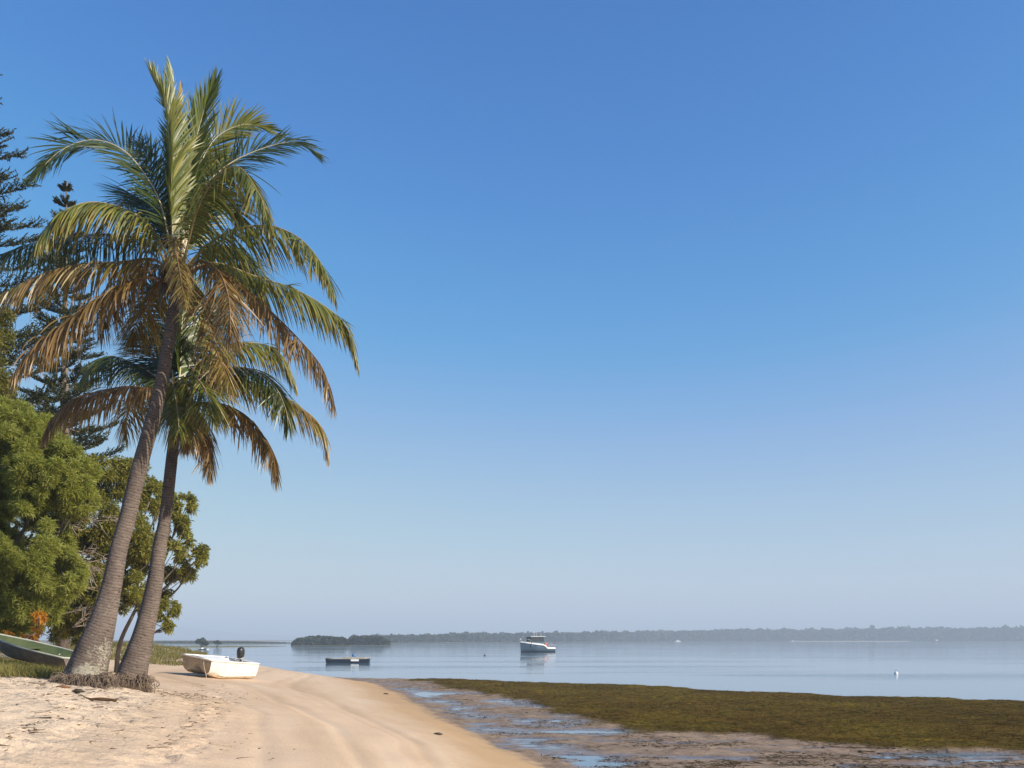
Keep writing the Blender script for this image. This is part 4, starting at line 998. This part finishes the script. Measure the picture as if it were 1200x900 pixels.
def buoy(u, v, r, label, m1, m2):
    w = water_pt(u, v); e = empty('mooring_buoy', w); tag(e, label, 'buoy')
    a = np.linspace(0, 2 * np.pi, 16, endpoint=False)
    mb = MB(); mb.loft([np.stack([r * q * np.cos(a), r * q * np.sin(a), np.full(16, r * z)], 1) for z, q in ((-.8, .4), (-.3, .92), (.2, 1), (.7, .78), (1.05, .35), (1.15, .14))], True, True, True); mb.build('float', M[m1], e)
    mb = MB(); mb.loft([np.stack([r * q * np.cos(a), r * q * np.sin(a), np.full(16, r * z)], 1) for z, q in ((1.1, .14), (1.5, .12), (1.55, .2), (1.75, .2), (1.8, .05))], True, True, True); mb.build('ring_post', M[m2], e)
buoy(1050, 789.5, .14, 'round white buoy with dark top near the exposed seagrass', 'white', 'black')
b2 = water_pt(1047.5, 789.3)
buoy(568, 768.5, .17, 'tiny black buoy between the work punt and cruiser', 'black', 'black')
def small_boat(u, v, L, hullm, cabm, label, rot=0, cab=True):
    w = water_pt(u, v); e = empty('motorboat' if cab else 'rowing_boat', w, (0, 0, R(rot))); tag(e, label, 'boat')
    rg = pointed_hull(L, L * .36, L * .2, L * .13, L * .11, .2, 10)
    mb = MB(); mb.loft(rg, closed=False); mb.add(rg[0], [tuple(range(8, -1, -1))]); mb.loft([np.array([r[0] - [0, 0, .06], r[-1] - [0, 0, .06]]) for r in rg], closed=False); mb.build('hull', M[hullm], e)
    if cab:
        mb = MB(); mb.box((0, 0, L * .2), (L * .32, L * .24, L * .2), bev=.05); mb.build('cabin', M[cabm], e, False)
        mb = MB(); mb.box((0, 0, L * .315), (L * .38, L * .28, L * .02)); mb.build('roof', M['white'], e, False)
small_boat(237, 761.6, 1.7, 'navy', 'white', 'tiny dark and white boat beside a mangrove bush off the low spit', 20)
small_boat(243.5, 761.3, 1.0, 'white', 'white', 'white dinghy floating next to the dark boat off the low spit', 80, False)
small_boat(794, 752.2, 7.5, 'white', 'white', 'tiny white motorboat near the dark low reef under the far trees', 10)
small_boat(929, 752.0, 6, 'white', 'white', 'small white motorboat at the end of the thin pale sand strip on the far shore', 170)
small_boat(1097.5, 752.0, 9, 'navy', 'white', 'small dark-hulled white boat close to the far shore beyond the round buoy', 185)

# ------------------------------------------------------------------ far shores
def canopy(mb, trees, nleaf, lsz, ca, cb_):
    T = np.array(trees); n = len(T)
    k = nleaf; d = nrm(rng.normal(0, 1, (n, k, 3))); rad = T[:, None, 3:4] * (.55 + .45 * rng.random((n, k, 1)))
    lm = .75 + .5 * rng.random((n, k, 1)) ** 2
    p = T[:, None, :3] + d * rad * lm * np.array([1, 1, 1.0]) * T[:, None, 4:5] ** np.array([0, 0, 1])
    p = p.reshape(-1, 3); dv = nrm(d.reshape(-1, 3) * .6 + rng.normal(0, .8, (n * k, 3))); w_ = nrm(np.cross(dv, rng.normal(0, 1, (n * k, 3))))
    sz = np.repeat(T[:, 3] * lsz, k) * rng.uniform(.6, 1.3, n * k)
    line = p[:, None, :] + dv[:, None, :] * (np.array([-.5, 0, .5])[None, :, None] * sz[:, None, None])
    m_ = np.repeat(np.clip(rng.normal(.5, .3, (n, 1)), 0, 1), k, 0); c = (ca * m_ + cb_ * (1 - m_)) * rng.uniform(.7, 1.3, (n * k, 1))
    mb.strips(line, np.repeat(w_[:, None, :], 3, 1), np.array([.3, .5, .25])[None, :] * sz[:, None], 0, tint=c)
MA, MBc = np.array((.022, .036, .018)), np.array((.042, .056, .026))
def shore_wood(segs, name, label, rows, step, depth, nleaf=26, lsz=.75, kind='stuff', rscale=1.0):
    """segs: (u, v waterline, v treetop)"""
    segs = np.array(segs, float); trees = []; pts = []
    n = int((segs[-1, 0] - segs[0, 0]) / step)
    for u in np.linspace(segs[0, 0], segs[-1, 0], n):
        vw = np.interp(u, segs[:, 0], segs[:, 1]); vt = np.interp(u, segs[:, 0], segs[:, 2]); y0 = ZC * F / (vw - HV)
        for r in range(rows):
            y_ = y0 + depth * (r + rng.random()) / rows; x = (u + rng.normal(0, step * .5) - CU) * y_ / F
            top = ZC + (HV - vt) * y0 / F; h = top * rng.uniform(.72, 1.0) * (1 + (.12 if rng.random() < .1 else 0)); rr = max(.25 * top, min(.36 * top, 4.5)) * rscale
            for zz_ in np.arange(rr * .55, max(h - rr * .8, rr * .6), rr * .9): trees.append((x + rng.normal(0, rr * .3), y_, zz_, rr, 1.0))
            trees.append((x, y_, h - rr * .8, rr * rng.uniform(.7, 1.1), .8))
    mb = MB(); canopy(mb, trees, nleaf, lsz, MA, MBc)
    o = mb.build(name, M['far']); tag(o, label, 'trees', kind=kind); return o
shore_wood([(430, 754.2, 743.3), (470, 753.6, 743.5), (520, 753.3, 742.5), (535, 753.2, 740.5), (580, 753, 741.5), (640, 752.7, 740.5), (700, 752.3, 739.8), (760, 752, 739), (820, 751.9, 738), (885, 751.8, 736.3), (900, 751.8, 737), (960, 751.8, 736.5), (1060, 751.8, 735), (1130, 751.8, 735.5), (1180, 751.8, 734.3), (1260, 751.8, 735)],
           'mangrove_forest', 'low blue-green mangrove wood lining the far shore', 4, 1.6, 90)
shore_wood([(343, 757, 752), (350, 757, 747.5), (365, 757, 745.3), (388, 757, 745.2), (402, 757, 747), (407, 757, 750)], 'mangrove_thicket', 'separate low mangrove islet at the outer end, farthest from the cruiser', 5, 1.1, 25, 30, .7, rscale=.8)
shore_wood([(407, 756.4, 749), (414, 756.4, 745), (432, 756.4, 744.6), (446, 756.4, 746), (455, 756.4, 749.5)], 'mangrove_thicket', 'mangrove islet next to where the far shore wood begins', 5, 1.1, 25, 30, .7, rscale=.8)
shore_wood([(90, 754.5, 752.3), (150, 754.5, 751.6), (240, 754.5, 751.2), (290, 754.5, 751.6), (335, 754.5, 753)], 'marsh_scrub', 'low hazy marsh scrub behind the thin dark spit', 5, .9, 150, 20, .9)
lm = MB()
for segs, dep, z in (([(425, 754.3), (470, 753.7), (580, 753.1), (700, 752.4), (820, 751.95), (1280, 751.85)], 900, .5), ([(340, 757.1), (410, 757.1)], 30, .3), ([(405, 756.5), (458, 756.5)], 30, .3), ([(80, 754.6), (340, 754.6)], 300, .4)):
    A_, B_ = [], []
    for u in np.linspace(segs[0][0], segs[-1][0], 60):
        y0 = ZC * F / (np.interp(u, [s[0] for s in segs], [s[1] for s in segs]) - HV); A_.append(((u - CU) * y0 / F, y0)); B_.append(((u - CU) * (y0 + dep) / F, y0 + dep))
    lm.loft([np.array([[a[0], a[1], -.3], [a[0], a[1] + 3, z * .6], [b[0], b[1], z], [b[0], b[1] + 5, -.3]]) for a, b in zip(A_, B_)], closed=False)
tag(lm.build('land', M['marsh']), 'low muddy land along the far shore', kind='structure')
sp = MB(); A_ = []
for u in np.linspace(60, 335, 60):
    v = np.interp(u, [60, 160, 220, 335], [760, 759.7, 758.6, 757.6]); y0 = ZC * F / (v - HV); h = np.interp(u, [60, 200, 300, 335], [.75, .5, .32, .05]) * (.8 + .4 * rng.random())
    A_.append(np.array([[(u - CU) * y0 / F, y0, -.2], [(u - CU) * y0 / F, y0 + .5, h * .8], [(u - CU) * (y0 + 5) / F, y0 + 5, h], [(u - CU) * (y0 + 12) / F, y0 + 12, -.2]]))
sp.loft(A_, closed=False); tag(sp.build('sand_spit', M['marsh']), 'thin dark spit reaching out into the bay', kind='structure')
rf = MB(); A_ = []
for u in np.linspace(712, 790, 40):
    y0 = ZC * F / (752.4 - HV); A_.append(np.array([[(u - CU) * y0 / F, y0, -.1], [(u - CU) * y0 / F, y0 + 2, .55 * rng.random() + .15], [(u - CU) * y0 / F, y0 + 8, -.1]]))
rf.loft(A_, closed=False); tag(rf.build('reef', M['darkweed']), 'low dark reef off the far shore', kind='structure')
bm_ = MB(); A_ = []
for u in np.linspace(925, 1065, 30):
    y0 = ZC * F / (751.95 - HV); A_.append(np.array([[(u - CU) * y0 / F, y0 - 4, -.05], [(u - CU) * y0 / F, y0 - 3, .5], [(u - CU) * y0 / F, y0 + 3, 1.0]]))
bm_.loft(A_, closed=False); tag(bm_.build('far_beach', mat_simple('far_sand', (.38, .33, .27), None, 1, .9, 0)), 'thin pale sand strip on the far shore', kind='structure')
def bush_tree(u, vb, r_px, label, lobes):
    y_ = ZC * F / (vb - HV); x = (u - CU) * y_ / F; s = y_ / F
    e = empty('mangrove_tree', (x, y_, .3)); tag(e, label, 'tree', 'mangrove trees on the low spit')
    mb = MB(); canopy(mb, [(dx * s, dy * s, dz * s + .1, rr * s, .85) for dx, dy, dz, rr in lobes], 110, .42, MA, MBc); mb.build('crown', M['far'], e)
    tk = MB()
    for dx, dy, dz, rr in lobes: tk.tube([(0, 0, -.3), (dx * s * .5, dy * s * .5, dz * s * .5), (dx * s, dy * s, dz * s)], [.12, .08, .04], 6)
    tk.build('trunk', M['bark'], e)
bush_tree(236, 759.0, 8, 'largest rounded mangrove on the spit, above the tiny boats', [(-3, 0, 5.5, 4), (1, 1, 7, 4), (3, -1, 4.5, 4), (6, 0, 3, 3)])
bush_tree(254, 758.6, 5, 'smaller mangrove standing just right of the rounded one, over the skiff bow', [(-2, 0, 4.5, 2.4), (1, 0, 4.6, 2.6), (4, 0, 3.4, 2.2)])
bush_tree(172, 760, 5, 'mangrove at the base of the spit, half behind the shorter palm', [(0, 0, 4.5, 3), (-3, 0, 4, 3.4), (-8, 0, 4, 4)])
hl = MB()
def ridge(pts, d, dep):
    us = np.linspace(pts[0][0], pts[-1][0], 90); A_ = []
    for u in us:
        v = np.interp(u, [p[0] for p in pts], [p[1] for p in pts]); h = max(1.0, ZC + (HV - v) * d / F) * (1 + .05 * (fbm(np.array([u * .09]), np.array([d * .01]), 3, 8)[0] - .5))
        x = (u - CU) * d / F; A_.append(np.array([[x, d - dep, -1], [x, d - dep * .5, h * .55], [x, d - dep * .2, h * .9], [x, d, h], [x, d + dep, -1]]))
    hl.loft(A_, closed=False)
ridge([(-300, 742), (-60, 738), (100, 739), (160, 738), (196, 734.5), (212, 733.5), (235, 736), (270, 741), (330, 745), (420, 748), (520, 749.5)], 5200, 500)
tag(hl.build('hills', M['hill']), 'faint blue hills on the horizon', kind='structure')

# ------------------------------------------------------------------ air
HZ = 0.00066
hz = MB(); hz.box((0, 3000, 48.5), (16000, 11200, 103))
m, nt, nn, ll_ = newmat('hazy_air')
pv = N(nn, 'ShaderNodeVolumePrincipled'); pv.inputs['Color'].default_value = (.72, .85, 1.0, 1); pv.inputs['Density'].default_value = HZ; pv.inputs['Anisotropy'].default_value = 0.0
o_ = N(nn, 'ShaderNodeOutputMaterial'); ll_.new(pv.outputs[0], o_.inputs['Volume'])
tag(hz.build('haze', m, None, False), 'thin blue sea haze over the bay', kind='stuff')

# ------------------------------------------------------------------ light, sky, camera
SKY_R = [(.09, .092), (.115, .16), (.165, .275), (.30, .425), (.55, .58)]
SKY_G = [(.19, .232), (.24, .31), (.355, .43), (.55, .58), (.8, .68)]
SKY_B = [(.43, .57), (.52, .655), (.70, .745), (.88, .765), (1.1, .765)]
SUN_AZ, SUN_EL = R(114), R(28)          # azimuth clockwise from the viewing direction (+y): from the right and behind the camera
sd = Vector((math.sin(SUN_AZ) * math.cos(SUN_EL), math.cos(SUN_AZ) * math.cos(SUN_EL), math.sin(SUN_EL)))
w = bpy.data.worlds.new('World'); scene.world = w; w.use_nodes = True
nt = w.node_tree; nt.nodes.clear()
sky = nt.nodes.new('ShaderNodeTexSky'); sky.sky_type = 'NISHITA'; sky.sun_disc = False
sky.sun_elevation = SUN_EL; sky.sun_rotation = SUN_AZ; sky.altitude = 0; sky.air_density = .75; sky.dust_density = .7; sky.ozone_density = 3.5
bg = nt.nodes.new('ShaderNodeBackground'); bg.inputs[1].default_value = .13
ow = nt.nodes.new('ShaderNodeOutputWorld')
hs = nt.nodes.new('ShaderNodeHueSaturation'); hs.inputs['Saturation'].default_value = 1.2; nt.links.new(sky.outputs[0], hs.inputs['Color'])
def vscale(k, src):
    q = nt.nodes.new('ShaderNodeVectorMath'); q.operation = 'SCALE'; q.inputs['Scale'].default_value = k; nt.links.new(src, q.inputs[0]); return q.outputs[0]
cu = nt.nodes.new('ShaderNodeRGBCurve'); cm = cu.mapping; cm.use_clip = False; cm.extend = 'EXTRAPOLATED'   # sky colour regraded by hand, channel by channel
for ci, pts_ in enumerate((SKY_R, SKY_G, SKY_B)):
    c_ = cm.curves[ci]
    c_.points[0].location = (0, 0); c_.points[-1].location = pts_[-1]
    for p_ in pts_[:-1]: c_.points.new(*p_)
cm.update()
nt.links.new(vscale(.19, hs.outputs[0]), cu.inputs['Color']); nt.links.new(vscale(1 / .19, cu.outputs['Color']), bg.inputs[0])
nt.links.new(bg.outputs[0], ow.inputs[0])
sl = bpy.data.lights.new('sun', 'SUN'); sl.energy = 5.0; sl.angle = R(.5); sl.color = (1, .92, .80)
so_ = bpy.data.objects.new('sun', sl); col.objects.link(so_); so_.rotation_euler = sd.to_track_quat('Z', 'Y').to_euler(); so_.location = (20, -20, 40)
cam = bpy.data.cameras.new('camera'); co = bpy.data.objects.new('camera', cam); col.objects.link(co)
co.location = (0, 0, ZC); co.rotation_euler = (R(90), 0, 0)
cam.sensor_width = 36; cam.lens = F / 1200 * 36; cam.shift_y = (HV - 450) / 1200; cam.clip_end = 30000; cam.clip_start = .1
scene.camera = co
vs = scene.view_settings; vs.view_transform = 'Standard'; vs.look = 'None'; vs.gamma = 1; vs.use_curve_mapping = False; vs.exposure = 0.55
scene.cycles.use_denoising = True
scene.cycles.max_bounces = 6; scene.cycles.volume_bounces = 0; scene.cycles.transparent_max_bounces = 8
